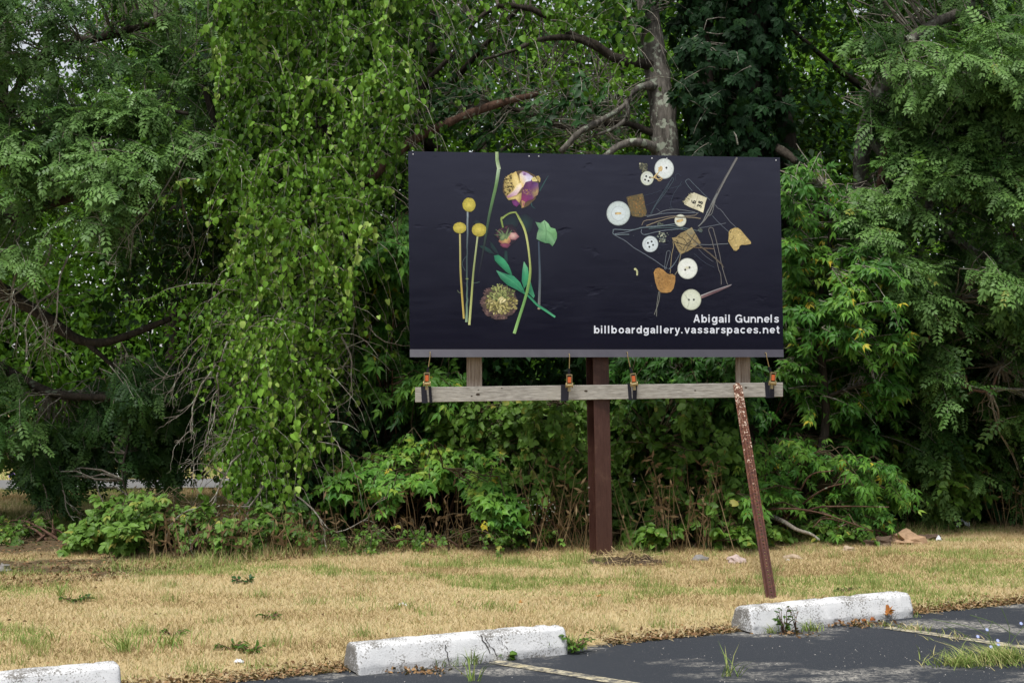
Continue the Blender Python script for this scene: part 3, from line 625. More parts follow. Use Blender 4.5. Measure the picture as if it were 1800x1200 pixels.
# ---- right half: wires, labels, buttons
A = Art('printed_hairpins')
WR = (112, 122, 132); WD = (70, 84, 94); WT = (146, 132, 108)
for pts, wd, c_ in [
    ([(1296, 277), (1264, 336), (1245, 378), (1228, 398)], [3, 2.6, 2.2, 1.4], (122, 120, 116)), ([(1294, 277), (1262, 334), (1246, 366)], 1.2, (92, 92, 94)),
    ([(1261, 340), (1248, 364), (1235, 390), (1227, 398)], [2, 1.8, 1.6, 1], (128, 132, 130)),
    ([(1257, 352), (1253, 370), (1250, 377), (1245, 379), (1242, 375), (1245, 368)], 1.2, (116, 118, 116)),
    ([(1143, 376), (1160, 346), (1178, 318), (1181, 313), (1184, 314), (1182, 320), (1166, 344), (1152, 362), (1144, 378)], .9, WD), ([(1150, 362), (1170, 334), (1176, 322)], .8, WD),
    ([(1188, 318), (1187, 309), (1192, 305), (1197, 310)], .7, (58, 66, 82)), ([(1199, 319), (1186, 338), (1180, 352), (1179, 362), (1184, 368)], .7, (62, 72, 86)), ([(1178, 331), (1190, 328), (1198, 325)], .7, (60, 70, 84)),
    ([(1217, 336), (1206, 322), (1206, 317), (1211, 315), (1216, 320), (1240, 344), (1248, 352)], .9, (96, 108, 118)),
    ([(1134, 379), (1152, 377), (1166, 371), (1182, 368), (1200, 369), (1222, 373)], 1.1, (112, 116, 120)), ([(1137, 381), (1160, 376), (1190, 374), (1228, 374)], 1.2, (100, 108, 118)),
    ([(1128, 396), (1133, 388), (1152, 385), (1180, 380), (1218, 379), (1226, 375)], 1.1, (140, 128, 112)), ([(1136, 397), (1160, 388), (1186, 382), (1214, 382), (1232, 384)], 1.4, WT),
    ([(1106, 412), (1080, 412), (1078, 406), (1081, 403), (1110, 404), (1134, 399), (1160, 397), (1190, 393)], 1.3, (112, 126, 132)), ([(1081, 411), (1100, 408), (1124, 401), (1150, 398)], 1.1, WR),
    ([(1080, 413), (1100, 424), (1114, 435), (1124, 441), (1134, 447), (1150, 457), (1166, 468), (1173, 472)], 1.2, (104, 112, 122)),
    ([(1128, 403), (1127, 408), (1131, 412), (1140, 411), (1166, 405), (1200, 402)], 1.1, WR), ([(1131, 412), (1150, 416), (1170, 420)], .9, WD),
    ([(1124, 400), (1150, 399), (1176, 396), (1200, 400), (1224, 405), (1234, 407)], 1.5, (86, 100, 104)), ([(1140, 402), (1176, 400), (1206, 404)], 1.3, (74, 92, 94)),
    ([(1229, 401), (1250, 397), (1276, 392)], .9, (106, 112, 120)), ([(1252, 379), (1262, 390), (1284, 410)], .9, (96, 104, 116)),
    ([(1257, 360), (1262, 366), (1268, 370), (1282, 388), (1294, 400)], .9, (110, 114, 122)), ([(1218, 429), (1244, 430), (1280, 428)], .9, (122, 128, 132)),
    ([(1259, 454), (1252, 424), (1246, 406), (1247, 401), (1251, 400), (1254, 404), (1260, 426), (1268, 462), (1272, 478), (1279, 500)], 1.2, (116, 112, 108)), ([(1259, 454), (1263, 472), (1267, 484), (1268, 500)], 1.2, (112, 108, 104)),
    ([(1207, 410), (1228, 430), (1248, 446), (1266, 462), (1272, 470)], [1.4, 2.4, 2.4, 2.6, 1.6], (92, 84, 72)), ([(1214, 434), (1236, 436), (1255, 437)], 1.2, (124, 104, 80)), ([(1228, 438), (1240, 450), (1254, 460)], .8, (92, 96, 104)),
    ([(1168, 473), (1171, 446), (1174, 441), (1178, 442), (1177, 450), (1170, 474)], 1.0, (100, 106, 112)), ([(1183, 424), (1184, 434), (1181, 446), (1179, 470), (1178, 480)], 1.1, (150, 136, 106)),
    ([(1196, 444), (1190, 456), (1182, 468), (1176, 473)], [1, 1.2, 1.8, 2.4], (96, 106, 116)), ([(1197, 446), (1194, 460), (1192, 474), (1186, 483)], 1.1, (146, 138, 116)),
    ([(1160, 512), (1158, 530), (1150, 553)], 1, (124, 124, 116)), ([(1158, 512), (1155, 534), (1154, 556)], 1, (124, 124, 116)), ([(1220, 446), (1240, 462), (1256, 470)], .6, (66, 74, 88)),
    ([(1130, 344), (1150, 339), (1164, 334)], .7, (54, 62, 76)), ([(1136, 361), (1150, 355), (1158, 350)], .7, (52, 60, 74)), ([(1154, 366), (1164, 376)], .7, (84, 92, 100)),
    ([(1230, 399), (1222, 410), (1214, 424), (1204, 444)], 1.0, (52, 54, 60))]:
    A.stroke(pts, wd, c_, 4, sub=5, jit=.12)
for x, y, r_ in ((1160, 394, 6), (1164, 413, 11), (1230, 405, 5), (1165, 422, 7)):
    petals(A, 26, x, y, r_, r_ * .6, [(112, 124, 112), (160, 168, 150), (70, 84, 80), (196, 196, 170)] if r_ > 6 else [(84, 96, 88), (60, 70, 70), (110, 116, 100)], 3, (1.5, 5))
for _ in range(60):
    x, y = random.gauss(1180, 36), random.gauss(420, 36); s_ = random.uniform(.25, .6); A.add([(x - s_, y), (x, y - s_), (x + s_, y), (x, y + s_)], [(96, 106, 112)] * 4, 1)
A.build()
def tagpiece(name, poly, c0, c1, layer, blot=(), blotc=None, nb=0):
    A = Art(name); P = np.array(poly, float); cx, cy = P.mean(0); A.fan((cx, cy), [tuple(q) for q in P], c0, [tuple(k * s_ for k in c1) for s_ in [random.uniform(.88, 1.08) for _ in poly]], layer)
    if nb:
        q = sample_poly([tuple((P[i] - P.mean(0)) * .9 + P.mean(0)) for i in range(len(P))], nb)
        for x, y in q:
            L, W, d_ = random.uniform(.8, 2.6), random.uniform(.5, 1.3), random.uniform(0, 3.14); s_ = random.uniform(.80, 1.14); c_ = tuple(k * s_ for k in (random.choice(blotc))); ux, uy = math.cos(d_) * L, math.sin(d_) * L
            A.add([(x - ux, y - uy), (x + uy * W / L, y - ux * W / L), (x + ux, y + uy), (x - uy * W / L, y + ux * W / L)], [tuple(min(255, k) for k in c_)] * 4, layer + 1)
    return A
A = tagpiece('printed_cloth_scrap', [(1101, 347), (1104, 345.5), (1116, 343), (1129, 340), (1131, 343), (1134, 361), (1137, 372), (1135, 379), (1127, 382), (1119, 381), (1111, 380), (1108, 371), (1104, 358)], (124, 104, 66), (104, 92, 62), 5, nb=150, blotc=[(92, 88, 66), (140, 108, 60), (110, 98, 66), (160, 118, 68), (78, 78, 62)]); A.build()
A = tagpiece('printed_number_tag', [(1202, 355), (1208, 346), (1214, 341), (1220, 338.5), (1243, 348), (1240, 356), (1236, 374), (1226, 369.5), (1212, 364), (1203, 359)], (226, 222, 196), (222, 216, 184), 6)
for _ in range(34):
    t_ = random.random(); x, y = 1203 + 12 * t_, 356 - 15 * t_; A.stroke([(x + 3, y + 3), (x - random.uniform(0, 4), y - random.uniform(0, 3))], .6, random.choice([(190, 184, 148), (214, 206, 170), (120, 116, 88)]), 7, 1)
A.stroke([(1227, 344), (1223, 356), (1219, 367)], .6, (170, 164, 140), 8, 1)
INK = (26, 26, 30)
def glyph(A, strokes, ox, oy, sc, ang):
    ca, sa = math.cos(ang), math.sin(ang)
    for st_ in strokes: A.stroke([(ox + sc * (x * ca - y * sa), oy + sc * (x * sa + y * ca)) for x, y in st_], 1.35, INK, 11, 5)
SIX = [[(.8, 0), (.3, .3), (.05, .9), (.2, 1.4), (.6, 1.5), (.9, 1.2), (.75, .85), (.35, .85), (.1, 1.15)]]
THREE = [[(.05, .15), (.4, 0), (.8, .2), (.7, .55), (.35, .7), (.8, .85), (.85, 1.25), (.45, 1.5), (0, 1.35)]]
EIGHT = [[(.75, .25), (.4, 0), (.1, .3), (.4, .65), (.8, 1.05), (.5, 1.5), (.1, 1.2), (.4, .7), (.75, .3)]]
glyph(A, SIX, 1214.5, 355.5, 5.0, -1.22); glyph(A, THREE, 1225, 363, 4.8, -1.22); glyph(A, EIGHT, 1227.3, 356.5, 4.8, -1.22)
A.build()
A = tagpiece('printed_paper_tag', [(1181, 418), (1188, 417), (1196, 410), (1203, 407), (1216, 399.5), (1220, 406), (1232, 427.5), (1222, 433), (1210, 441), (1196, 447), (1190, 437)], (164, 146, 104), (150, 132, 92), 3, nb=60, blotc=[(172, 154, 112), (140, 122, 84), (120, 106, 78)])
A.fan((1216, 412), [(1205, 406), (1216, 399.5), (1222, 410), (1212, 414)], (122, 118, 100), (160, 146, 108), 5)
for k, q in enumerate(([(1188, 421), (1192, 424), (1189, 427), (1193, 428)], [(1190, 431), (1196, 433), (1199, 438)], [(1194, 436), (1199, 440), (1203, 438)], [(1209, 420), (1214, 424), (1212, 428), (1217, 428)], [(1192, 416), (1202, 420), (1208, 428), (1214, 431)], [(1184, 424), (1196, 428), (1216, 434)], [(1201, 438), (1206, 430), (1214, 424)])):
    A.stroke(q, .9, (44, 42, 44), 6, 4)
A.build()
A = tagpiece('printed_torn_tag', [(1281, 408), (1284, 403.5), (1291, 400.5), (1297, 400.5), (1302, 404), (1312, 416), (1320, 425), (1320, 428.5), (1316, 429.5), (1310, 430.5), (1304, 430), (1300, 432.5), (1299, 437), (1294, 441), (1290, 440), (1284, 431), (1280, 424), (1281, 414)], (202, 180, 120), (190, 166, 106), 5, nb=110, blotc=[(206, 184, 124), (186, 162, 104), (214, 192, 134)])
A.stroke([(1282, 423), (1288, 420), (1290, 414)], 1, (120, 100, 62), 7); A.disc(1284, 408, 1.2, 1.2, (60, 52, 40), (90, 76, 50), 7, 8); A.build()
A = tagpiece('printed_brown_tag', [(1149, 479), (1152, 472.5), (1158, 470.5), (1166, 474), (1172, 480), (1176, 482), (1182, 481.5), (1187, 485), (1187, 494), (1184, 507), (1179, 513), (1172, 514.5), (1162, 514), (1156, 508), (1152, 496)], (158, 118, 66), (176, 134, 78), 5, nb=90, blotc=[(166, 126, 72), (126, 96, 58), (150, 110, 60), (186, 146, 92)]); A.build()
def button(cx, cy, rx, ry, cc, ce, holes, rim=None, ring=None):
    A = Art('printed_button'); A.disc(cx, cy, rx, ry, ce, tuple(k * .86 for k in ce), 6, 36); A.disc(cx, cy, rx * .93, ry * .93, cc, ce, 7, 36)
    if ring: A.disc(cx, cy, rx * ring, ry * ring, tuple(k * .90 for k in cc), tuple(k * .84 for k in cc), 8, 30); A.disc(cx + .4, cy + .4, rx * ring * .94, ry * ring * .94, cc, tuple(k * .97 for k in cc), 9, 30)
    for hx, hy in holes: A.disc(hx, hy, 1.75, 1.75, (14, 16, 18), (24, 28, 30), 10, 12)
    for _ in range(14):
        a_, r_ = random.uniform(0, 6.28), random.uniform(.3, .9); x, y = cx + rx * r_ * math.cos(a_), cy + ry * r_ * math.sin(a_); s_ = random.uniform(.2, .5); A.add([(x - s_, y), (x, y - s_), (x + s_, y), (x, y + s_)], [(170, 176, 160)] * 4, 10)
    return A
THR = [(214, 186, 128), (190, 160, 104), (230, 206, 152)]
A = button(1167.5, 296.5, 17, 18, (236, 240, 240), (214, 222, 218), [(1171.5, 295)]); A.disc(1161, 297, 4.2, 4.4, (196, 164, 110), (214, 190, 140), 10, 12, .25)
for q in ([(1163, 296), (1157, 303), (1150, 311), (1158, 315), (1163, 313)], [(1160, 299), (1154, 308), (1149, 313)], [(1152, 309), (1158, 318), (1164, 314), (1156, 308)]): A.stroke(q, 1.2, random.choice(THR), 11)
A.build()
A = button(1137.5, 313.5, 11.5, 12.5, (222, 228, 220), (206, 212, 196), [(1136, 310), (1134, 316), (1140, 318), (1142.5, 312)], ring=.72); A.stroke([(1143, 312), (1148, 312), (1152, 308)], 1.2, THR[1], 11); A.build()
A = Art('printed_lint'); A.disc(1131, 294, 7, 8, (92, 92, 74), (50, 52, 54), 3, 14, .3); petals(A, 46, 1131, 294, 7.5, 9, [(112, 112, 88), (150, 148, 118), (74, 76, 66), (60, 62, 58)], 4, (1.5, 4)); A.disc(1125, 288, 1.6, 2, (206, 204, 180), (160, 158, 130), 5, 8); A.build()
A = button(1087, 375, 20.8, 21.5, (216, 228, 230), (196, 208, 206), [], ring=.60); A.stroke([(1081, 375.4), (1086, 375), (1092, 375)], [2.6, 4.2, 2.8], [(170, 140, 96), (222, 198, 144), (200, 172, 120)], 11); A.build()
A = button(1196, 387.5, 10.4, 10.8, (226, 228, 214), (214, 216, 198), []); A.stroke([(1189, 389), (1195, 388), (1201, 386)], [3, 5, 3], [(190, 156, 100), (218, 190, 132), (190, 160, 106)], 10); A.stroke([(1187, 381), (1196, 382), (1206, 381.5)], 2, (120, 112, 92), 11); A.build()
A = button(1143, 429, 14, 14.2, (218, 228, 232), (202, 212, 214), [(1139, 427), (1145.5, 424.5), (1148, 430.5), (1141.5, 434)], ring=.70); A.build()
A = button(1208.5, 472, 17.6, 18.4, (240, 242, 238), (226, 230, 220), [(1204.5, 474), (1212, 470)]); A.disc(1208, 470.5, 7, 4, (206, 204, 168), (236, 238, 232), 9, 16, .1); A.build()
A = button(1215, 526.5, 17.6, 18.4, (224, 230, 214), (206, 212, 192), [(1210.8, 526.7), (1219.6, 526.5)]); A.stroke([(1204, 518), (1211, 530), (1208, 540)], .5, (170, 176, 150), 11); A.build()
A = Art('printed_collar_stay'); A.stroke([(1232, 522), (1258, 512), (1284, 501.5)], [5.4, 4.6, 2], [(122, 96, 96), (96, 70, 76), (120, 104, 108)], 5); A.stroke([(1232, 519.6), (1258, 509.5), (1286, 500)], [1.6, 1.6, .8], [(190, 186, 184), (150, 146, 150), (176, 170, 170)], 6); A.build()
A = Art('printed_bead'); A.disc(1116.5, 473, 2.4, 2.2, (222, 224, 176), (170, 172, 120), 5, 10); A.stroke([(1118, 473), (1120, 477), (1120, 484)], [2.4, 3.4, 2.6], [(206, 206, 160), (176, 178, 132), (196, 196, 150)], 5); A.build()
# lettering: a bold grotesque drawn as strokes, each letter a piece of the print
def arc(cx, cy, rx, ry, a0, a1, k=14): return [(cx + rx * math.cos(math.radians(a)), cy + ry * math.sin(math.radians(a))) for a in np.linspace(a0, a1, k)]
ST = .170
STEM = lambda x, y0, y1: [(x, y0), (x, y1)]
GL = {
 'o': (.80, [arc(.40, .365, .255, .285, 0, 360, 26)]),
 'b': (.80, [STEM(.09, 0, 1), arc(.385, .365, .235, .285, -180, 180, 24)]),
 'd': (.80, [STEM(.63, 0, 1), arc(.335, .365, .235, .285, 0, 360, 24)]),
 'p': (.80, [STEM(.09, -.29, .73), arc(.385, .365, .235, .285, -180, 180, 24)]),
 'g': (.80, [[(.63, .73), (.63, -.02)] , arc(.36, -.02, .27, .19, 0, -150, 12), arc(.335, .365, .235, .285, 0, 360, 24)]),
 'a': (.74, [arc(.33, .44, .235, .21, 160, 20, 10) + [(.56, .40), (.56, .12), (.60, 0)], [(.54, .42), (.36, .38), (.16, .33), (.10, .20), (.18, .09), (.33, .08), (.48, .15), (.55, .28)]]),
 'e': (.76, [[(.10, .36), (.62, .36)], arc(.365, .365, .265, .285, 0, 318, 22)]),
 's': (.70, [[(.56, .52), (.47, .63), (.32, .65), (.17, .60), (.14, .50), (.22, .42), (.40, .36), (.53, .28), (.54, .18), (.44, .09), (.30, .08), (.16, .12), (.08, .22)]]),
 'c': (.74, [arc(.37, .365, .265, .285, 42, 318, 20)]),
 'n': (.78, [STEM(.09, 0, .73), arc(.36, .38, .26, .27, 165, 0, 12) + [(.62, .20), (.62, 0)]]),
 'u': (.78, [STEM(.62, 0, .73), [(.09, .73), (.09, .50)] + arc(.35, .35, .26, .27, 180, 345, 12)]),
 'r': (.52, [STEM(.09, 0, .73), arc(.38, .38, .27, .26, 170, 80, 8)]),
 'i': (.36, [STEM(.09, 0, .73), STEM(.09, .84, 1)]), 'l': (.36, [STEM(.09, 0, 1)]),
 't': (.46, [[(.20, .93), (.20, .30), (.22, .15), (.30, .08), (.41, .075)], [(.02, .66), (.40, .66)]]),
 'v': (.72, [[(.06, .73), (.32, 0)], [(.58, .73), (.32, 0)]]), 'y': (.72, [[(.06, .73), (.32, .04)], [(.58, .73), (.34, .05), (.27, -.14), (.18, -.21), (.05, -.21)]]),
 '.': (.36, [STEM(.09, 0, .17)]), ' ': (.38, []),
 'A': (.92, [[(.06, 0), (.39, 1)], [(.72, 0), (.39, 1)], [(.17, .30), (.61, .30)]]),
 'G': (1.0, [arc(.48, .50, .39, .425, 40, 300, 24), [(.50, .46), (.86, .46)], STEM(.80, 0, .46), [(.68, .13), (.80, .30)]]),
}
def lettering(body, x0, x1, ytop, ybase):
    H = ybase - ytop; nat = sum(GL[c][0] for c in body) * H; last = GL[body[-1]]; ink = max(p_[0] for q_ in last[1] for p_ in q_) + (.085 if body[-1] != 't' else .0); extra = (x1 - x0 - nat + (last[0] - ink - .085) * H) / (len(body) - 1); x = x0 + .085 * H
    for ch in body:
        w_, strokes = GL[ch]
        if strokes:
            A = Art('letter')
            for k, st_ in enumerate(strokes):
                A.stroke([(x + px * H, ybase - py * H) for px, py in st_], ST * H * (.92 if ch in 'aes' else 1), (226, 229, 238), 6 + k, sub=3 if len(st_) > 2 else 1)
            # flat print: one even white
            A.c = [(*lin((224, 228, 238)), 1)] * len(A.c); A.build()
        x += w_ * H + extra
lettering('Abigail Gunnels', 1218, 1369.3, 552.8, 566.8)
lettering('billboardgallery.vassarspaces.net', 1043, 1370, 572.2, 585.8)

# ---- leaning rusty brace: perforated channel post
m, n, l = mat('rusty_paint'); v = coords(n, l, (13, 13, 3.2)); f = tex(n, l, v, 3, 6, .75); v1 = coords(n, l)
a = n.new('ShaderNodeSeparateXYZ'); tc = n.new('ShaderNodeTexCoord'); l.new(tc.outputs['Object'], a.inputs[0])
hz = n.new('ShaderNodeMapRange'); hz.inputs[1].default_value = .25; hz.inputs[2].default_value = 1.4; hz.inputs[3].default_value = -.02; hz.inputs[4].default_value = .125; l.new(a.outputs[2], hz.inputs[0])
ad = n.new('ShaderNodeMath'); l.new(f, ad.inputs[0]); l.new(hz.outputs[0], ad.inputs[1])
c = mixc(n, l, ramp_l(n, l, ad.outputs[0], [(.50, 0), (.60, 1)]), (.052, .019, .014), mixc(n, l, tex(n, l, v1, 45, 4), (.060, .020, .010), (.15, .055, .026)))
c = mixc(n, l, ramp_l(n, l, ad.outputs[0], [(.665, 0), (.69, 1)]), c, (.50, .41, .33))
p = principled(n, l, c, .75, .3, f, .5, .004); out(n, l, p.outputs[0]); M['rust'] = m
bb = gnd(1358, 1055); bt = bp(1297, 673, .012)
bu = unit(bt - bb); bx = unit(np.cross(bu, np.array([0, -1., .2]))); bx = bx if bx[0] > 0 else -bx; bo = unit(np.cross(bx, bu)); bo = bo if bo[1] < 0 else -bo   # bo: towards the viewer
Lb = np.linalg.norm(bt - bb) + .1; b0 = bb - bu * .1
brace = empty('leaning_brace', (float(bb[0]), float(bb[1]), .02), 'rusty brown perforated steel brace leaning from the lawn up to the crossbeam', 'brace')
mb = MB(); hw, th = .040, .004
def strip(x0, x1, y0, y1, o0, o1):
    lo = [b0 + bx * x + bu * y + bo * o_ for (x, y, o_) in ((x0, y0, o0), (x1, y0, o1), (x1, y1, o1), (x0, y1, o0))]
    mb.prism(lo, [q - bo * th for q in lo])
strip(-hw, -hw + .012, 0, Lb, -.022, -.022); strip(hw - .012, hw, 0, Lb, -.022, -.022)         # side flanges
strip(-hw + .012, -.018, 0, Lb, -.022, 0); strip(.018, hw - .012, 0, Lb, 0, -.022)              # sloping walls
strip(-.018, -.0055, 0, Lb, 0, 0); strip(.0055, .018, 0, Lb, 0, 0)                               # web either side of the holes
y = .02; last = 0
while y < Lb - .02:
    strip(-.0055, .0055, last, y, 0, 0); last = y + .012; y += .0254 * 1.6
strip(-.0055, .0055, last, Lb, 0, 0)
mb.build('channel', M['rust'], brace)

# ---- ratchet straps
M['web'] = plain('strap_webbing', (.012, .012, .02), .6, .3, scale=200)
M['brass'] = plain('yellow_zinc', (.42, .33, .17), .42, .5, .8)
M['orange'] = plain('orange_handle', (.50, .11, .03), .5, .4)
def ratchet_strap(hook, rat, bands, label, tilt=0.0):
    h0, r0 = bp(*hook, .062), bp(*rat, .035)
    e = empty('ratchet_strap', r0, label, 'strap', 'ratchet straps pulling the banner down to the crossbeam')
    mb = MB(); up = np.array([0, 0, 1.])
    hk = [h0 - BN * .05 + up * .012, h0 - BN * .015 + up * .03, h0 + BN * .006 + up * .012, h0, h0 - up * .05, h0 * .6 + r0 * .4 - up * .0]
    mid_ = h0 + (r0 - h0) * .45
    mb.tube([h0 + up * .03 - BN * .045, h0 + up * .032 - BN * .01, h0 + up * .02 + BN * .008, h0 + BN * .008, mid_ + BN * .006], .0042, 6); mb.build('hook', M['brass'], e)
    r1 = r0 + up * .035
    sd = unit(np.cross(r1 - mid_, BN)); mb = MB(); mb.prism([mid_ - sd * .008, mid_ + sd * .008, mid_ + sd * .008 - BN * .003, mid_ - sd * .008 - BN * .003], [r1 - sd * .016, r1 + sd * .016, r1 + sd * .016 - BN * .003, r1 - sd * .016 - BN * .003]); mb.build('webbing', M['web'], e)
    rt = empty('ratchet', (0, 0, 0)); rt.parent = e
    sx, sz = math.cos(tilt), math.sin(tilt); ux = BU * sx + up * sz; uz = up * sx - BU * sz
    mb = MB()
    for s_ in (-1, 1): mb.obox(r0 + ux * .022 * s_ + uz * .012 + BN * .02, ux * .0028, BN * .014, uz * .052)
    mb.obox(r0 + uz * .062 + BN * .026, ux * .024, BN * .006, uz * .005); mb.build('handle', M['brass'], rt)
    MB().obox(r0 + uz * .018 + BN * .026, ux * .0145, BN * .006, uz * .026).build('grip', M['orange'], rt)
    mb = MB(); mb.tube([r0 - ux * .032 - uz * .03 + BN * .02, r0 + ux * .032 - uz * .03 + BN * .02], .015, 10)
    for s_ in (-1, 1): mb.tube([r0 + ux * .026 * s_ - uz * .03 + BN * .02, r0 + ux * .031 * s_ - uz * .03 + BN * .02], .023, 12)
    mb.build('spool', M['brass'], rt)
    mb = MB(); mb.obox(r0 - uz * .062 + BN * .012, ux * .012, BN * .006, uz * .02); mb.build('frame', M['brass'], rt)
    for (x0, x1, x2, x3) in bands:                                    # webbing loop round the beam: front face, under, back, top
        yb_t = 680.5 + (x0 - 730) / 646.5 * -8.5; yb_b = 707 + (x0 - 730) / 646.5 * -10
        f = [bp(x0, yb_t - 1, -.016), bp(x1, yb_t - 1, -.016), bp(x3, yb_b + 1, -.016), bp(x2, yb_b + 1, -.016)]
        b = [q - BN * .046 for q in f]
        f2 = [q - BN * .002 for q in f]
        mb = MB(); mb.prism(f, f2); mb.prism([f[3], f[2], b[2], b[3]], [q - up * .002 for q in (f[3], f[2], b[2], b[3])]); mb.prism(b, [q - BN * .002 for q in b]); mb.prism([f[0], f[1], b[1], b[0]], [q + up * .002 for q in (f[0], f[1], b[1], b[0])])
        mb.build('webbing_loop', M['web'], e)
    return e
ratchet_strap((756, 625), (750, 668), [(740, 749, 741.5, 752), (753, 758, 755, 760)], 'black strap with orange ratchet at the left end of the crossbeam', .0)
ratchet_strap((1001, 628), (1000, 671), [(986, 1000, 986, 999)], 'black strap with orange ratchet beside the steel post on its left', .0)
ratchet_strap((1103, 625), (1113, 669), [(1103, 1109, 1105, 1111), (1112, 1120, 1112, 1119)], 'black strap with orange ratchet slanting down right of the steel post', .12)
ratchet_strap((1347, 626), (1357, 667), [(1344, 1353, 1346, 1353), (1354, 1361, 1353, 1361)], 'black strap with orange ratchet right of the leaning brace top', -.08)

# ================================================================== LEAF SHAPES
HALF = {'heart': ((.36, .16), (.43, .46), (.25, .80)), 'round': ((.33, .10), (.46, .46), (.30, .84)), 'oval': ((.22, .22), (.27, .52), (.16, .80)), 'lobed': ((.14, .20), (.36, .50), (.12, .66)), 'slim': ((.12, .20), (.22, .46), (.09, .72)), 'narrow': ((.13, .25), (.16, .55), (.09, .82))}
def leaf_template(kind, fold=.35, curl=.18):
    V = [(0, 0, 0), (0, .5, 0), (0, 1, 0)]
    for s in (-1, 1): V += [(s * x, y, 0) for x, y in HALF[kind]]
    V = np.array(V, float); V[:, 2] = fold * np.abs(V[:, 0]) - curl * V[:, 1] ** 2
    return V, [(0, 1, 4, 3), (1, 2, 5, 4), (0, 6, 7, 1), (1, 7, 8, 2)]
def compound(parts, shape, extra_droop=0.0):
    """parts: (x, y, angle, scale): leaflets set round a midrib"""
    LV, LF = leaf_template(*shape) if isinstance(shape[0], str) else shape
    Vs, Fs, b = [], [], 0
    for x, y, ang, sc in parts:
        c, s = math.cos(ang), math.sin(ang); q = LV * sc
        P = np.stack([q[:, 0] * c + q[:, 1] * s, -q[:, 0] * s + q[:, 1] * c, q[:, 2]], 1) + (x, y, 0)
        P[:, 2] -= extra_droop * P[:, 1] ** 2 + .25 * np.abs(P[:, 0]) ** 1.5; Vs.append(P); Fs += [tuple(i + b for i in f) for f in LF]; b += len(LV)
    return np.concatenate(Vs), Fs
def pinnate(n, w, ln, droop, jit=.0):
    rh = (np.array([(0, 0, 0), (-w, .5, .10 * w), (0, 1, -.12), (w, .5, .10 * w)], float), [(0, 1, 2, 3)])
    parts = []
    for i in range(n):
        y = .10 + .82 * i / (n - 1); k = ln * (1 - .45 * abs(y - .45) ** 1.2)
        for s in (-1, 1): parts.append((0, y + random.uniform(-.01, .01), s * (1.12 + random.uniform(-.16, .16)), k))
    parts.append((0, .93, 0, ln * .8))
    return compound(parts, rh, droop)
T = {
 'leaflet': [(np.array([(0, 0, 0), (-.30, .45, .10), (0, 1, -.12), (.30, .45, .10)], float), [(0, 1, 2, 3)]), (np.array([(0, 0, 0), (-.24, .5, .02), (.05, 1, -.25), (.24, .42, .12)], float), [(0, 1, 2, 3)])],
 'heart': [leaf_template('heart', .38, .22), leaf_template('round', .2, .45), leaf_template('round', .8, .25), leaf_template('round', 1.2, .5), leaf_template('heart', .7, .12)],
 'oval': [leaf_template('oval', .4, .2), leaf_template('oval', .15, .3)],
 'narrow': [leaf_template('narrow', .4, .3), leaf_template('narrow', .2, .6)],
 'locust': [pinnate(6, .25, .27, .22), pinnate(7, .23, .24, .42), pinnate(5, .27, .30, .08), pinnate(6, .24, .27, .65)],
 'maple': [compound([(0, .42, 0, .62), (0, .40, 1.05, .52), (0, .40, -1.05, .52)], ('lobed', .35, .35), .12), compound([(0, .45, 0, .58), (0, .42, 1.0, .50), (0, .42, -1.0, .50), (0, .18, 1.15, .42), (0, .18, -1.15, .42)], ('lobed', .35, .4), .15), compound([(0, .40, 0, .64), (0, .38, .95, .54), (0, .38, -.95, .54)], ('oval', .3, .35), .12)],
 'elder': [compound([(0, .42, 0, .58), (0, .36, 1.0, .48), (0, .36, -1.0, .48), (0, .14, 1.2, .40), (0, .14, -1.2, .40)], ('slim', .35, .4), .18), compound([(0, .42, 0, .60), (0, .34, .9, .50), (0, .34, -.9, .50)], ('slim', .3, .5), .12)],
 'creeper': [compound([(0, .1, a_, s_) for a_, s_ in ((0, .85), (.75, .75), (-.75, .75), (1.5, .58), (-1.5, .58))], ('oval', .3, .3), .1)],
 'bramble': [compound([(0, .42, 0, .60), (0, .36, 1.25, .50), (0, .36, -1.25, .50)], ('heart', .3, .3), .10), compound([(0, .42, 0, .60), (0, .36, 1.1, .52), (0, .36, -1.1, .52)], ('oval', .3, .3), .16)],
}
def scatter(name, tmpls, P, A, Nn, Sc, var, m, parent, kind='stuff'):
    P, A, Nn, Sc, var = map(lambda q: np.asarray(q, float), (P, A, Nn, Sc, var))
    y = unit(A); x = unit(np.cross(y, Nn)); z = np.cross(x, y)
    tid = rng.integers(0, len(tmpls), len(P)); Vs, Ls, Ss, Vr, b = [], [], [], [], 0
    for k, (tv, tf) in enumerate(tmpls):
        i = np.where(tid == k)[0]
        if not len(i): continue
        V = P[i, None, :] + Sc[i, None, None] * (tv[None, :, 0:1] * x[i, None] + tv[None, :, 1:2] * y[i, None] + tv[None, :, 2:3] * z[i, None])
        f = np.array(tf)                                         # all quads
        L = (f[None] + (np.arange(len(i)) * len(tv))[:, None, None] + b).reshape(-1)
        Vs.append(V.reshape(-1, 3)); Ls.append(L); Ss.append(np.full(len(i) * len(f), 4)); Vr.append(np.repeat(var[i], len(tv))); b += len(i) * len(tv)
    v_ = np.concatenate(Vr); v_ = np.clip(v_ + rng.normal(0, .03, len(v_)), 0, 1)
    o = mesh_np(name, np.concatenate(Vs), np.concatenate(Ls), np.concatenate(Ss), m, parent, v_)
    if kind: o['kind'] = kind
    return o

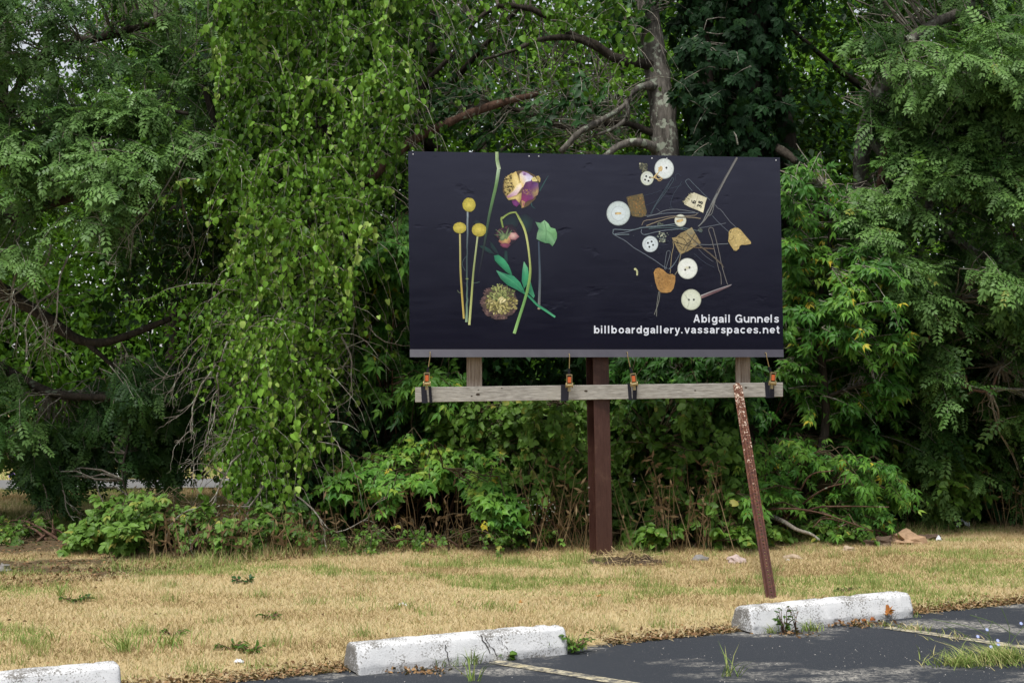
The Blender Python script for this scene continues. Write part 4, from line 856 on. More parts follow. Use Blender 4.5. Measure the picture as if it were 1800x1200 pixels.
def curve(p0, p1, sag=0.0, wob=.08, n=6):
    p0, p1 = np.array(p0, float), np.array(p1, float); L = np.linalg.norm(p1 - p0); t = np.linspace(0, 1, n)[:, None]
    w_ = rng.normal(0, wob * L, (n, 3)) * np.sin(t * math.pi) * .6
    return p0 + (p1 - p0) * t + w_ - np.array([0, 0, 1.]) * sag * L * (4 * t * (1 - t))
def spline(pts, sub=5):
    P = np.array(pts, float); ext = np.vstack([2 * P[0] - P[1], P, 2 * P[-1] - P[-2]]); Q = []
    for i in range(len(P) - 1):
        p0, p1, p2, p3 = ext[i:i + 4]
        for t in np.arange(sub) / sub: Q.append(.5 * (2 * p1 + (p2 - p0) * t + (2 * p0 - 5 * p1 + 4 * p2 - p3) * t ** 2 + (3 * p1 - p0 - 3 * p2 + p3) * t ** 3))
    Q.append(P[-1]); return np.array(Q)
LEAFPARTS = {}
class Plant:
    """A tree or shrub: an Empty at its foot, trunk and limbs, twigs, and a crown of leaves."""
    def __init__(s, name, foot, label, cat='tree', group=None, bark='bark_dark', leaf='dark', tm='oval'):
        s.foot = np.array([foot[0], foot[1], float(gz(foot[0], foot[1]))]); s.e = empty(name, s.foot, label, cat, group); s.bark = bark; s.leaf = leaf; s.tm = tm
        s.nodes = [s.foot + (0, 0, .3)]; s.tw = MB(); s.P, s.A, s.N, s.S, s.V = [], [], [], [], []
    def limb(s, pts, rad, name='branch', m=None, sub=5, sides=9, gnarl=.0):
        Q = spline(pts, sub) if len(pts) > 2 else curve(pts[0], pts[1], 0, .03, 8)
        if gnarl: Q = Q + rng.normal(0, gnarl, Q.shape)
        r = np.interp(np.linspace(0, 1, len(Q)), np.linspace(0, 1, len(rad)), rad); r = r * (1 + .07 * rng.normal(size=len(r)))
        MB().tube(Q, r, sides).build(name, M[m or s.bark], s.e, smooth=True); s.nodes += list(Q[1:]); return Q
    def twig(s, Q, r0, r1=.002, sides=4): s.tw.tube(Q, np.linspace(r0, r1, len(Q)), sides, cap=False)
    def near(s, p):
        q = np.array(s.nodes); d = np.linalg.norm(q - p, axis=1) + .6 * np.maximum(0, q[:, 2] - p[2]); return q[np.argmin(d)]
    def leaves(s, P, A, Nn, Sc, var): s.P.append(P); s.A.append(A); s.N.append(Nn); s.S.append(Sc); s.V.append(var)
    def spray(s, c, d, L, nl, size, vb, droop=.35, side=1.0, up=(0, -.35, 1.0), conn=True, vs=.12, yel=0):
        """a twig from a limb out through c, with leaves set along both sides"""
        d = unit(d); b = c - d * L * .5
        t = np.linspace(0, 1, 6)[:, None]; Q = b + d * L * t - np.array([0, 0, 1.]) * L * .28 * t ** 2 + rng.normal(0, .012 * L, (6, 3)) * t
        if conn:
            nd = s.near(b); Lc = np.linalg.norm(nd - b)
            if Lc > .05: s.twig(curve(nd, b, -.05, .07, 5), min(.022, .004 + .007 * Lc), .004)
        s.twig(Q, .005, .0015)
        k = rng.uniform(.12, 1.0, nl); Pp = np.stack([np.interp(k, t[:, 0], Q[:, j]) for j in range(3)], 1)
        sd = unit(np.cross(d, [0, 0, 1.]) + rng.normal(0, .15, 3)); sg = np.where(rng.random(nl) < .5, -1, 1)[:, None]
        A = d * (.55 + .35 * k[:, None]) + sd * sg * side * rng.uniform(.5, 1.1, (nl, 1)) + rng.normal(0, .36, (nl, 3)); A[:, 2] -= droop * rng.uniform(.5, 1.5, nl)
        Nn = np.array(up) + rng.normal(0, .35, (nl, 3))
        s.leaves(Pp, A, Nn, size * rng.uniform(.8, 1.2) * rng.uniform(.65, 1.2, nl), np.clip(np.minimum(vb + .10 * rng.normal() + rng.normal(0, vs, nl), .93) + np.where(rng.random(nl) < yel, .5, 0), 0, 1))
    def region(s, poly, n, Y0, Y1, L=.6, nl=18, size=.22, droop=.35, axis=None, noise_s=140., thr=.35, vb=.45, vamp=.5, front=1.6, conn=True, up=(0, -.35, 1.0), down=-.15, yel=.02, vs=.12):
        """crown volume over part of the view, between depths Y0 and Y1, gathered into clumps with gaps between"""
        q = sample_poly(poly, n * 3); dens = fnoise(q[:, 0] / noise_s + Y0 * 3.1, q[:, 1] / noise_s + Y1); q = q[dens > thr][:n]
        ax = np.array(s.e.location)[:2] if axis is None else np.array(axis)
        for px, py in q:
            u = rng.random() ** front; bulge = fnoise(px / 110. + 5, py / 110. + 2) - .5
            Y = Y0 + .25 + (Y1 - Y0) * u + 1.9 * bulge; c = at(px, py, Y)
            if c[2] < .12: continue
            o = unit(np.array([c[0] - ax[0], c[1] - ax[1], 0])); d = o * .8 + rng.normal(0, .45, 3) + np.array([0, -.45, down])
            v = vb + vamp * (fnoise(px / 90. + 3, py / 90.) - .5)
            s.spray(c, d, L * rng.uniform(.7, 1.25), max(3, int(nl * rng.uniform(.7, 1.3))), size, v, droop, up=up, conn=conn, vs=vs, yel=yel)
    def build(s, parts=0, tw='deadwood', part_mesh=None):
        if s.tw.v: s.tw.build('twig', M[tw], s.e)['kind'] = 'stuff'
        if s.P:
            P, A, Nn, Sc, V = (np.concatenate(x) for x in (s.P, s.A, s.N, s.S, s.V))
            if parts:                                            # the leaves that show largest, each a part of its own
                x, y = to_px(P + np.array([0, 0, 0])); ok = (x > 5) & (x < 1795) & (y > 5) & (y < 1195); sc = np.where(ok, Sc / P[:, 1] * (1 + .5 * rng.random(len(P))), -1)
                # in front of its neighbours: compare with the mean depth of the crown nearby
                sc = sc * np.where(P[:, 1] < np.quantile(P[:, 1], .35), 1.6, 1); pick = np.argsort(-sc)[:parts]; pick = pick[sc[pick] > 0]
                tms = T[s.tm]; meshes = []
                for k, (tv, tf) in enumerate(tms):
                    row = []
                    for vv in (.25, .45, .6, .8):
                        me = bpy.data.meshes.new('leaf'); me.from_pydata([tuple(q) for q in tv], [], tf); me.update(); a = me.attributes.new('var', 'FLOAT', 'POINT'); a.data.foreach_set('value', np.full(len(tv), vv, np.float32)); me.materials.append(M[s.leaf]); row.append(me)
                    meshes.append(row)
                yy = unit(A[pick]); xx = unit(np.cross(yy, Nn[pick])); zz = np.cross(xx, yy)
                for j, i in enumerate(pick):
                    me = meshes[rng.integers(len(tms))][int(np.clip((V[i] - .15) / .2, 0, 3))]; o = bpy.data.objects.new('leaf', me); q = P[i] - s.foot; k = Sc[i]
                    link(o, s.e); o.matrix_basis = Matrix(((xx[j][0] * k, yy[j][0] * k, zz[j][0] * k, q[0]), (xx[j][1] * k, yy[j][1] * k, zz[j][1] * k, q[1]), (xx[j][2] * k, yy[j][2] * k, zz[j][2] * k, q[2]), (0, 0, 0, 1)))
                keep = np.ones(len(P), bool); keep[pick] = False; P, A, Nn, Sc, V = P[keep], A[keep], Nn[keep], Sc[keep], V[keep]
            scatter('crown', T[s.tm], P, A, Nn, Sc, V, M[s.leaf], s.e)
        return s

# ================================================================== TREES OF THE BELT
# 1 the locust on the left, boughs sweeping down
t = Plant('locust_tree', (-5.9, 15.6), 'feathery leaved locust tree at the left edge with boughs drooping to the ground', bark='bark_dark', leaf='locust', tm='locust')
F_ = t.foot
t.limb([F_, F_ + (.1, 0, 1.2), F_ + (.0, -.1, 2.6), F_ + (.3, -.2, 4.4), F_ + (.5, -.3, 6.6)], [.19, .17, .15, .11, .05], 'trunk')
t.limb([F_ + (0, 0, 1.8), at(-40, 500, 15.2), at(60, 545, 14.9), at(110, 580, 14.8), at(150, 600, 14.8), at(200, 598, 14.7), at(300, 560, 14.6)], [.10, .085, .07, .06, .05, .045, .03])
t.limb([F_ + (.1, -.1, 3.2), at(-20, 300, 15.0), at(120, 235, 14.6), at(250, 190, 14.1), at(330, 200, 13.8)], [.10, .07, .05, .035, .015])
t.limb([F_ + (.2, -.2, 3.9), at(60, 110, 15.0), at(200, 60, 14.6), at(320, 30, 14.4)], [.09, .06, .04, .015])
t.limb([F_ + (0, 0, 1.4), at(-20, 640, 15.0), at(90, 690, 14.7), at(200, 700, 14.4), at(290, 720, 14.2)], [.08, .06, .045, .03, .012])
t.limb([F_ + (0, -.1, 2.4), at(-60, 420, 14.9), at(60, 370, 14.5), at(170, 330, 14.2), at(270, 270, 14.0)], [.08, .06, .05, .03, .012])
t.limb([at(150, 600, 14.8), at(210, 660, 14.6), at(230, 740, 14.4), at(215, 830, 14.3), at(228, 880, 14.3)], [.03, .022, .016, .01, .005])
UP = [(-260, -150), (250, -170), (345, -100), (372, 0), (390, 150), (382, 240), (310, 300), (255, 350), (130, 420), (0, 470), (-260, 520)]
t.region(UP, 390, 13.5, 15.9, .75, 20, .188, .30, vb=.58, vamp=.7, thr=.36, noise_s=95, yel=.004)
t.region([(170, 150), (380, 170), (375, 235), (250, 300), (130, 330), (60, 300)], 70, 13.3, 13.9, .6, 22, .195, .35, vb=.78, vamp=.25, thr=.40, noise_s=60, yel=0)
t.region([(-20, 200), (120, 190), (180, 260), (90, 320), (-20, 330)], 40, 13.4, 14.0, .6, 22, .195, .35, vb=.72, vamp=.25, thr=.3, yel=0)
LOW = [(35, 840), (62, 765), (125, 712), (215, 650), (285, 640), (325, 700), (320, 790), (300, 820), (245, 800), (150, 805), (90, 850)]
t.region(LOW, 230, 14.1, 14.8, .5, 20, .17, .75, vb=.30, vamp=.35, thr=.30, noise_s=70, down=-.5, up=(0, -.9, .7), yel=0)
t.region([(-200, 610), (50, 640), (70, 720), (40, 800), (-200, 820)], 60, 13.9, 15.0, .55, 18, .21, .5, vb=.55, thr=.35)
t.build()
# the tangle of grey dead twigs hanging from it
def dead_twigs(parent, starts, nsub, r0, L, dirn, name='dead_branch', spread=.35):
    for (px, py, Y) in starts:
        mb = MB(); p0 = at(px, py, Y); d0 = unit(np.array(dirn) + rng.normal(0, spread * .6, 3))
        def grow(p, d, l, r, lev):
            n = 6; Q = [p]
            for i in range(n):
                d = unit(d + rng.normal(0, .20, 3) + np.array([0, 0, -.06])); Q.append(Q[-1] + d * l / n)
            mb.tube(Q, np.linspace(r, r * .45, n + 1), 5 if lev < 2 else 4, cap=False)
            if lev < 3:
                for _ in range(nsub if lev < 2 else 2):
                    i = rng.integers(2, n + 1); grow(Q[i], unit(d + rng.normal(0, .55, 3)), l * rng.uniform(.4, .7), r * .55, lev + 1)
        grow(p0, d0, L, r0, 0); mb.build(name, M['deadwood'], parent)
dead_twigs(t.e, [(70, 420, 14.3), (90, 430, 14.0), (150, 410, 14.2), (30, 470, 14.1)], 4, .013, 1.1, (-.25, -.15, -.9))
dead_twigs(t.e, [(310, 310, 13.8), (280, 330, 13.9), (340, 250, 13.6)], 3, .010, .8, (-.1, -.1, -.9))
dead_twigs(t.e, [(75, 850, 14.3), (170, 845, 14.3), (110, 860, 14.4)], 2, .008, .35, (.05, 0, -.9))

# 2 the tree buried under a hanging vine
t = Plant('vine_covered_tree', (-2.0, 15.2), 'tree left of the billboard hidden under a curtain of round leaved vine', bark='bark_dark', leaf='vine', tm='heart')
F_ = t.foot
t.limb([F_, F_ + (.05, 0, 1.5), F_ + (-.1, -.1, 3.2), F_ + (.1, -.1, 5.0), F_ + (.2, -.1, 7.0)], [.17, .14, .12, .09, .04], 'trunk')
t.limb([F_ + (0, 0, 2.4), at(640, 300, 14.8), at(720, 180, 14.5), at(800, 90, 14.3)], [.07, .055, .04, .02])
t.limb([F_ + (-.1, 0, 2.2), at(430, 330, 14.6), at(380, 220, 14.2), at(350, 120, 14.1)], [.07, .05, .04, .02])
t.limb([F_ + (-.1, 0, 1.4), at(470, 560, 14.5), at(420, 640, 14.0), at(390, 720, 13.7)], [.05, .035, .02, .01])
t.limb([at(608, 395, 14.2), at(640, 330, 14.2), at(715, 255, 14.2), at(790, 215, 14.2), at(868, 185, 14.3), at(945, 165, 14.5)], [.045, .05, .046, .044, .04, .03], m='redbark')
VINE = [(385, -260), (735, -260), (745, 0), (735, 110), (715, 210), (705, 300), (660, 420), (625, 480), (615, 560), (605, 640), (585, 730), (545, 810), (520, 890), (440, 905), (385, 860), (392, 720), (352, 640), (340, 565), (392, 505), (384, 405), (306, 318), (384, 255), (372, 100)]
def strands(t, poly, n, Y0, Y1, Lr, size, vb, vamp=.5, step=.045, drift=0.0, hang=1.0, gate=0.0):
    q = sample_poly(poly, n); q = q[fnoise(q[:, 0] / 62. + 11, q[:, 1] / 85. + 3) > gate]
    for px, py in q:
        bulge = fnoise(px / 100. + 1, py / 140. + 6) - .5; Y = Y0 + .2 + (Y1 - Y0) * rng.random() ** 1.5 - 2.0 * bulge
        p = at(px, py, Y); L = rng.uniform(*Lr); ns = max(4, int(L / step)); d = unit(np.array([drift + rng.normal(0, .65), rng.normal(0, .25) - .3, .15 + rng.normal(0, .35)])); Q = [p]
        for i in range(ns):
            d = unit(d + np.array([rng.normal(0, .10), rng.normal(0, .06), -.13 * hang + rng.normal(0, .04)])); Q.append(Q[-1] + d * step)
        Q = np.array(Q); xx, yy = to_px(Q); ok = inpoly(xx, yy, poly) | (rng.random(len(Q)) < .12)
        if ok.sum() < 3: continue
        t.twig(Q[:: max(1, ns // 5)], .0045, .0015, 3); k = ok; m_ = int(k.sum()); R = Q[k] + rng.normal(0, .018, (m_, 3))
        A = np.stack([rng.normal(0, .42, m_), rng.normal(-.25, .30, m_), -1 + rng.normal(0, .30, m_)], 1); Nn = np.stack([rng.normal(.15, .85, m_), -1 + rng.normal(0, .4, m_), .55 + rng.normal(0, .45, m_)], 1)
        v = vb + vamp * (fnoise(px / 80., py / 80. + 4) - .5) + rng.normal(0, .14, m_) + .12 * rng.normal(); t.leaves(R, A, Nn, size * rng.uniform(.75, 1.2) * rng.uniform(.5, 1.3, m_), np.clip(v, 0, 1))
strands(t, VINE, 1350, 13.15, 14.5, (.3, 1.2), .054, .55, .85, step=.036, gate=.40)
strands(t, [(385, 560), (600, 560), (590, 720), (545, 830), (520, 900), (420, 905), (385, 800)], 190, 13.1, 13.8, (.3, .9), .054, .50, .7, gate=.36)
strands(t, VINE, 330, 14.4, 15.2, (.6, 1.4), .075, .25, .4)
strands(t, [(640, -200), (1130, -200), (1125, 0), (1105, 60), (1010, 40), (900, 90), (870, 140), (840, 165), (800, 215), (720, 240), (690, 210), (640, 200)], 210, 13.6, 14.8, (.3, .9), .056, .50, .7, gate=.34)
strands(t, [(1085, -100), (1120, -100), (1128, 60), (1112, 130), (1092, 200), (1075, 140)], 14, 13.5, 14.0, (.4, .9), .070, .42, .5)
# the long shoot reaching out to the left
Q = spline([at(440, 512, 13.5), at(400, 503, 13.4), at(350, 498, 13.35), at(295, 508, 13.3), at(262, 524, 13.3), at(215, 530, 13.3)], 6); t.twig(Q, .005, .0015); k = np.arange(0, len(Q))
t.leaves(Q[k], np.stack([rng.normal(0, .3, len(k)), rng.normal(-.2, .2, len(k)), np.full(len(k), -1.)], 1), np.stack([rng.normal(0, .4, len(k)), np.full(len(k), -1.), np.full(len(k), .4)], 1), .058 * rng.uniform(.6, 1.2, len(k)) * np.linspace(1, .5, len(k)), np.full(len(k), .5))
t.build(parts=300)
dead_twigs(t.e, [(405, 540, 13.5), (395, 560, 13.5), (420, 620, 13.4), (380, 640, 13.5), (430, 690, 13.4), (400, 600, 13.3)], 3, .010, .70, (-.5, -.25, -.75))
dead_twigs(t.e, [(478, 830, 13.2), (480, 836, 13.25), (455, 760, 13.2)], 3, .013, .8, (-.45, -.35, -.45))
dead_twigs(t.e, [(486, 835, 13.1), (490, 840, 13.15)], 2, .013, .75, (.62, -.3, -.55))
dead_twigs(t.e, [(600, 590, 13.4), (640, 560, 13.4), (620, 470, 13.5), (560, 690, 13.3)], 3, .007, .6, (.2, -.2, -.6))

# 3 the old lichen-barked tree behind the board
t = Plant('old_lichen_tree', (1.55, 14.6), 'old tree with lichen spotted bark rising behind the top edge of the billboard', bark='bark', leaf='dark', tm='oval')
F_ = t.foot
tr = [F_, at(1172, 620, 14.6), at(1172, 400, 14.6), at(1169, 270, 14.6), at(1163, 180, 14.65), at(1150, 100, 14.7), at(1140, 0, 14.8), at(1150, -120, 14.9), at(1160, -330, 15.0)]
t.limb(tr, [.20, .165, .15, .142, .135, .12, .11, .09, .05], 'trunk', sides=14, gnarl=.006)
bd = 'bark_dark'
t.limb([at(1150, 115, 14.65), at(1105, 108, 14.5), at(1075, 98, 14.45), at(1040, 75, 14.4), at(1000, 58, 14.4), at(960, 28, 14.4), at(915, 12, 14.4), at(870, 14, 14.4), at(835, 38, 14.4), at(815, 62, 14.4)], [.06, .055, .048, .042, .038, .034, .03, .026, .02, .012], m=bd, gnarl=.006)
t.limb([at(1075, 98, 14.45), at(1010, 68, 14.35), at(950, 70, 14.3), at(905, 88, 14.25), at(850, 105, 14.2)], [.035, .030, .026, .020, .012], m=bd)
t.limb([at(1165, 268, 14.6), at(1140, 255, 14.45), at(1115, 250, 14.35), at(1090, 256, 14.3), at(1072, 268, 14.25), at(1050, 290, 14.2)], [.075, .05, .042, .04, .035, .03])
t.limb([at(1156, 150, 14.6), at(1120, 155, 14.4), at(1098, 185, 14.3), at(1060, 210, 14.25), at(1020, 232, 14.2), at(985, 268, 14.2)], [.05, .03, .028, .03, .032, .03])
t.limb([at(1100, 180, 14.3), at(1103, 205, 14.3), at(1080, 225, 14.28), at(1045, 238, 14.25)], [.025, .024, .018, .01])
t.limb([at(1160, 240, 14.6), at(1090, 215, 14.5), at(1000, 225, 14.6), at(930, 200, 14.7), at(860, 180, 14.8)], [.04, .034, .030, .026, .014], m=bd)
for _ in range(150):                                           # fine bare twigs in the gap under the arch
    a_ = random.choice(t.nodes[30:]); px, py = to_px(a_)
    b_ = at(random.uniform(800, 1140), random.uniform(90, 275), random.uniform(14.3, 15.2))
    if np.linalg.norm(a_ - b_) < 1.4: t.twig(curve(a_, b_, .08, .13, 8), .0065, .0018)
t.region([(770, 120), (1000, 130), (1110, 150), (1040, 215), (960, 240), (800, 235), (700, 260), (650, 200)], 80, 14.0, 14.9, .4, 16, .085, .5, vb=.55, vamp=.4, thr=.36, noise_s=60, up=(0, -1, .6))
t.region([(1060, -60), (1160, -60), (1150, 70), (1110, 60), (1070, 20)], 24, 14.0, 14.6, .4, 16, .09, .5, vb=.5, thr=.3, up=(0, -1, .6))
t.region([(640, -420), (1350, -420), (1350, -40), (640, -40)], 90, 14.2, 16.5, .7, 22, .11, .5, vb=.5, thr=.3)
t.build()

# 4, 5 the creeper-clad trunks right of it
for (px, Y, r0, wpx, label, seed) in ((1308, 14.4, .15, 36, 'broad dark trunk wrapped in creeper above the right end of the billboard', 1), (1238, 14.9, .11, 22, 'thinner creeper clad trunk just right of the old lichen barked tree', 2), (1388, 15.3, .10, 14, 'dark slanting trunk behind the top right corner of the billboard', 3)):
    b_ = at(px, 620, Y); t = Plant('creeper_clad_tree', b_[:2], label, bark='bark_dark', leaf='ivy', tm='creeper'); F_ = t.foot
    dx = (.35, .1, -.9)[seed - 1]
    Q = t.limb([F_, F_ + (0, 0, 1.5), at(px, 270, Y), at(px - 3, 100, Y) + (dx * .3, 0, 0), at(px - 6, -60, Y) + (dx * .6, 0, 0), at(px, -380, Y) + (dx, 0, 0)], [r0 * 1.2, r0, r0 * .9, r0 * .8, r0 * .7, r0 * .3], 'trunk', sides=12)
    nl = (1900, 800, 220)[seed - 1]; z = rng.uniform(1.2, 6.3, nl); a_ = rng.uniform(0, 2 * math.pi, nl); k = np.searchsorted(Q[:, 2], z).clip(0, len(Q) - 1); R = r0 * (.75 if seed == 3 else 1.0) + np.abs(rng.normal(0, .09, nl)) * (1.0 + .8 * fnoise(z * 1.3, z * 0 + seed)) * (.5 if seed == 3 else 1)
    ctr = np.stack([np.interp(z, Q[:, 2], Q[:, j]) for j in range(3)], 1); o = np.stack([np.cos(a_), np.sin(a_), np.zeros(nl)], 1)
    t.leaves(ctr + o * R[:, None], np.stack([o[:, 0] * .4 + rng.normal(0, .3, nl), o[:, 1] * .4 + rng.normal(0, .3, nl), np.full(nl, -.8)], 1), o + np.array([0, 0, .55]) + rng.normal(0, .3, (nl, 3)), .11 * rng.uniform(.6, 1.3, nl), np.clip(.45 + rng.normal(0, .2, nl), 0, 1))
    t.region([(px - 60, -420), (px + 80, -420), (px + 60, -20), (px - 50, -20)], 20, Y - .6, Y + 1.2, .7, 20, .12, .5, vb=.4, thr=.25)
    if seed == 1:
        t.region([(1205, -40), (1360, -40), (1350, 120), (1372, 262), (1330, 285), (1222, 272), (1210, 120)], 60, 14.1, 14.8, .4, 16, .12, .7, vb=.35, vamp=.4, thr=.30, noise_s=60, up=(0, -1, .5))
        t.limb([at(1325, 285, 14.4), at(1352, 258, 14.4), at(1378, 268, 14.2), at(1400, 285, 14.1)], [.05, .045, .05, .03], m='bark_dark')
        t.limb([at(1297, 255, 14.0), at(1294, 240, 14.0), at(1290, 232, 14.05)], [.010, .008, .004], m='deadwood')
    t.build()

# 6 the locust on the right with a leaning trunk
t = Plant('locust_tree', (3.35, 15.4), 'feathery leaved locust tree on the right with a leaning lichen spotted trunk', bark='bark', leaf='locust', tm='locust')
F_ = t.foot
t.limb([F_, at(1470, 620, 15.3), at(1490, 440, 15.1), at(1512, 330, 14.9), at(1516, 260, 14.7), at(1528, 210, 14.6), at(1556, 140, 14.4), at(1600, 72, 14.3), at(1650, 38, 14.3), at(1720, -10, 14.3), at(1760, -160, 14.6)], [.12, .105, .09, .085, .08, .085, .078, .065, .05, .045, .02], 'trunk', sides=12, gnarl=.005)
t.limb([at(1490, 430, 15.1), at(1515, 395, 14.9), at(1540, 350, 14.6), at(1560, 260, 14.4), at(1588, 220, 14.2)], [.05, .045, .04, .03, .02], m='redbark')
t.limb([at(1520, 235, 14.6), at(1600, 330, 14.5), at(1680, 420, 14.4), at(1770, 470, 14.3), at(1850, 500, 14.3)], [.04, .045, .04, .03, .015])
t.limb([at(1600, 72, 14.3), at(1700, 120, 14.3), at(1800, 160, 14.2), at(1900, 170, 14.2)], [.04, .03, .025, .01])
t.limb([at(1500, 410, 15), at(1580, 500, 14.8), at(1660, 560, 14.6), at(1760, 640, 14.5)], [.035, .03, .025, .012])
for q in ([(1632, 270), (1640, 310), (1625, 345), (1615, 370)], [(1640, 310), (1662, 330), (1672, 350)], [(1765, 290), (1738, 320), (1700, 345), (1672, 380)], [(1760, 340), (1770, 380), (1785, 420)], [(1695, 660), (1705, 682), (1740, 686), (1752, 660)], [(1690, 520), (1650, 560), (1630, 600)]):
    t.limb([at(x, y, 14.0) for x, y in q], [.018, .016, .013, .008], m='redbark', sides=6)
RT = [(1500, -260), (2050, -260), (2050, 800), (1800, 780), (1720, 735), (1640, 660), (1590, 600), (1560, 520), (1500, 470), (1480, 400), (1555, 335), (1530, 200), (1490, 60)]
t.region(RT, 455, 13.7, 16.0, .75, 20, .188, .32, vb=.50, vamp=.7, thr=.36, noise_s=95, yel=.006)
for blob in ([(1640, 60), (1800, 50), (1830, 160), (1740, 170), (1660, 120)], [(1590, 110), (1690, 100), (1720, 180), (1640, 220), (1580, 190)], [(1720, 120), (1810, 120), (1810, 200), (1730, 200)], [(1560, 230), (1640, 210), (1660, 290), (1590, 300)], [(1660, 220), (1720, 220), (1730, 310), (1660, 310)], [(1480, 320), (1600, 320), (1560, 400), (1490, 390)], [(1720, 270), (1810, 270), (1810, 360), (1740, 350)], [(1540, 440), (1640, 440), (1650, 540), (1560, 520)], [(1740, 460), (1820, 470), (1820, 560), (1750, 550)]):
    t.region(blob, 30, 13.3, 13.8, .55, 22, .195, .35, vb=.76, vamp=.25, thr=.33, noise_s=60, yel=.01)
t.region([(1500, 560), (1800, 700), (1900, 860), (1700, 850), (1600, 800), (1520, 700)], 170, 14.2, 16.0, .6, 20, .20, .4, vb=.46, thr=.33, yel=.01)
t.build()

# 7 the box elder right of the board, yellowing
t = Plant('box_elder', (2.75, 14.1), 'light green box elder with scattered yellow leaves right of the billboard', leaf='maple', tm='elder')
F_ = t.foot
t.limb([F_, at(1450, 760, 14.0), at(1440, 560, 14.0), at(1460, 420, 14.0), at(1450, 330, 14.0)], [.05, .045, .035, .025, .01], 'trunk', m='bark_dark')
t.limb([at(1440, 600, 14), at(1490, 540, 13.8), at(1530, 500, 13.7)], [.02, .015, .008], m='bark_dark')
t.limb([at(1445, 700, 14), at(1500, 680, 13.8), at(1545, 670, 13.6)], [.02, .015, .008], m='bark_dark')
BX = [(1368, 330), (1400, 285), (1445, 270), (1500, 340), (1520, 400), (1560, 440), (1575, 560), (1590, 640), (1560, 720), (1480, 730), (1400, 705), (1378, 620), (1372, 480)]
t.region(BX, 250, 13.2, 14.2, .42, 14, .145, .45, vb=.52, vamp=.5, thr=.33, noise_s=70, yel=.04, up=(0, -.7, .9))
t.region([(1380, 420), (1440, 415), (1500, 470), (1480, 540), (1400, 560)], 36, 13.1, 13.4, .40, 14, .145, .5, vb=.68, vamp=.25, thr=.3, yel=.08, up=(0, -.7, .9))
t.build(parts=120)

# ---- shrubs at the foot of the belt
def shrub(name, foot, label, poly, n, Y0, Y1, size, vb, leaf, tm, parts=0, nl=12, L=.4, droop=.4, thr=.33, yel=.03, group=None, stems=7, up=(0, -.7, .9), vamp=.45, ns=70, cat='shrub'):
    t = Plant(name, foot, label, cat, group, leaf=leaf, tm=tm); P = np.array(poly, float); c = P.mean(0)
    for _ in range(stems):
        px, py = sample_poly(poly, 1)[0]; q = at(px, py, rng.uniform(Y0, Y1)); Q = curve(t.foot + rng.normal(0, .12, 3) * (1, 1, 0), q, -.12, .05, 7); t.limb(list(Q[[0, 2, 4, 6]]), [.016, .012, .008, .004], 'stem', 'redbark', sides=5)
    t.region(poly, n, Y0, Y1, L, nl, size, droop, vb=vb, vamp=vamp, thr=thr, noise_s=ns, yel=yel, up=up); return t.build(parts=parts, tw='stemwood')
shrub('box_elder_shrub', (-.75, 13.9), 'bright green lobed leaf shrub under the left half of the billboard', [(568, 852), (600, 820), (640, 815), (690, 780), (760, 760), (800, 770), (870, 800), (915, 850), (905, 895), (860, 905), (830, 855), (780, 842), (720, 842), (690, 900), (668, 860), (630, 845), (590, 848)], 150, 12.9, 13.7, .135, .68, 'maple', 'maple', parts=150, thr=.28, yel=.03)
shrub('box_elder_shrub', (-1.25, 14.6), 'mid green shrub filling the space at the left end of the billboard', [(600, 470), (650, 410), (715, 370), (722, 640), (830, 640), (830, 740), (740, 740), (660, 700), (620, 690), (590, 620)], 230, 13.4, 14.6, .16, .52, 'maple', 'elder', parts=60, thr=.30)
shrub('understory_shrub', (-1.7, 14.0), 'small leaved dark shrub under the foot of the vine curtain', [(430, 720), (600, 690), (640, 800), (610, 930), (480, 940), (410, 850)], 190, 13.4, 14.4, .062, .42, 'weed', 'oval', nl=20, L=.35, thr=.28, up=(0, -.9, .7))
shrub('arching_shrub', (-1.0, 14.3), 'dark shrub with drooping narrow leaves below the left end of the crossbeam', [(570, 700), (620, 680), (700, 700), (760, 705), (765, 760), (690, 790), (620, 800), (560, 830), (520, 850), (500, 800)], 170, 13.4, 14.6, .075, .50, 'dark', 'narrow', nl=34, L=.45, droop=.7, thr=.28)
shrub('understory_shrub', (.2, 14.5), 'round leaved dark shrub between the billboard left upright and the steel post', [(740, 720), (850, 700), (1040, 700), (1040, 900), (940, 960), (870, 950), (900, 860), (860, 800), (780, 770)], 300, 13.1, 14.4, .070, .62, 'weed', 'heart', nl=18, L=.4, thr=.28, up=(0, -.9, .7))
shrub('understory_shrub', (1.55, 14.5), 'dark round leaved shrub right of the steel post under the crossbeam', [(1070, 700), (1220, 700), (1300, 760), (1310, 920), (1250, 950), (1120, 965), (1078, 950)], 320, 13.1, 14.4, .070, .50, 'weed', 'heart', nl=18, L=.4, thr=.28, up=(0, -.9, .7))
shrub('wild_grape_shrub', (2.45, 13.9), 'leafy shrub with yellow tips right of the leaning brace', [(1290, 800), (1340, 775), (1420, 760), (1470, 790), (1560, 800), (1590, 860), (1560, 905), (1480, 930), (1400, 925), (1345, 910), (1310, 870)], 220, 13.0, 14.2, .125, .60, 'maple', 'elder', parts=120, thr=.40, yel=.05)
shrub('understory_shrub', (1.75, 14.2), 'dark leafy shrub filling the gap between the banner and the crossbeam right of the post', [(1075, 600), (1300, 600), (1310, 700), (1290, 760), (1180, 740), (1080, 730)], 170, 13.5, 14.15, .15, .30, 'maple', 'elder', thr=.2)
shrub('understory_shrub', (2.2, 14.7), 'dark shrub behind the billboard right upright and the crossbeam end', [(1200, 640), (1480, 640), (1520, 780), (1400, 790), (1300, 780), (1210, 720)], 210, 13.9, 14.9, .15, .36, 'maple', 'elder', thr=.30)
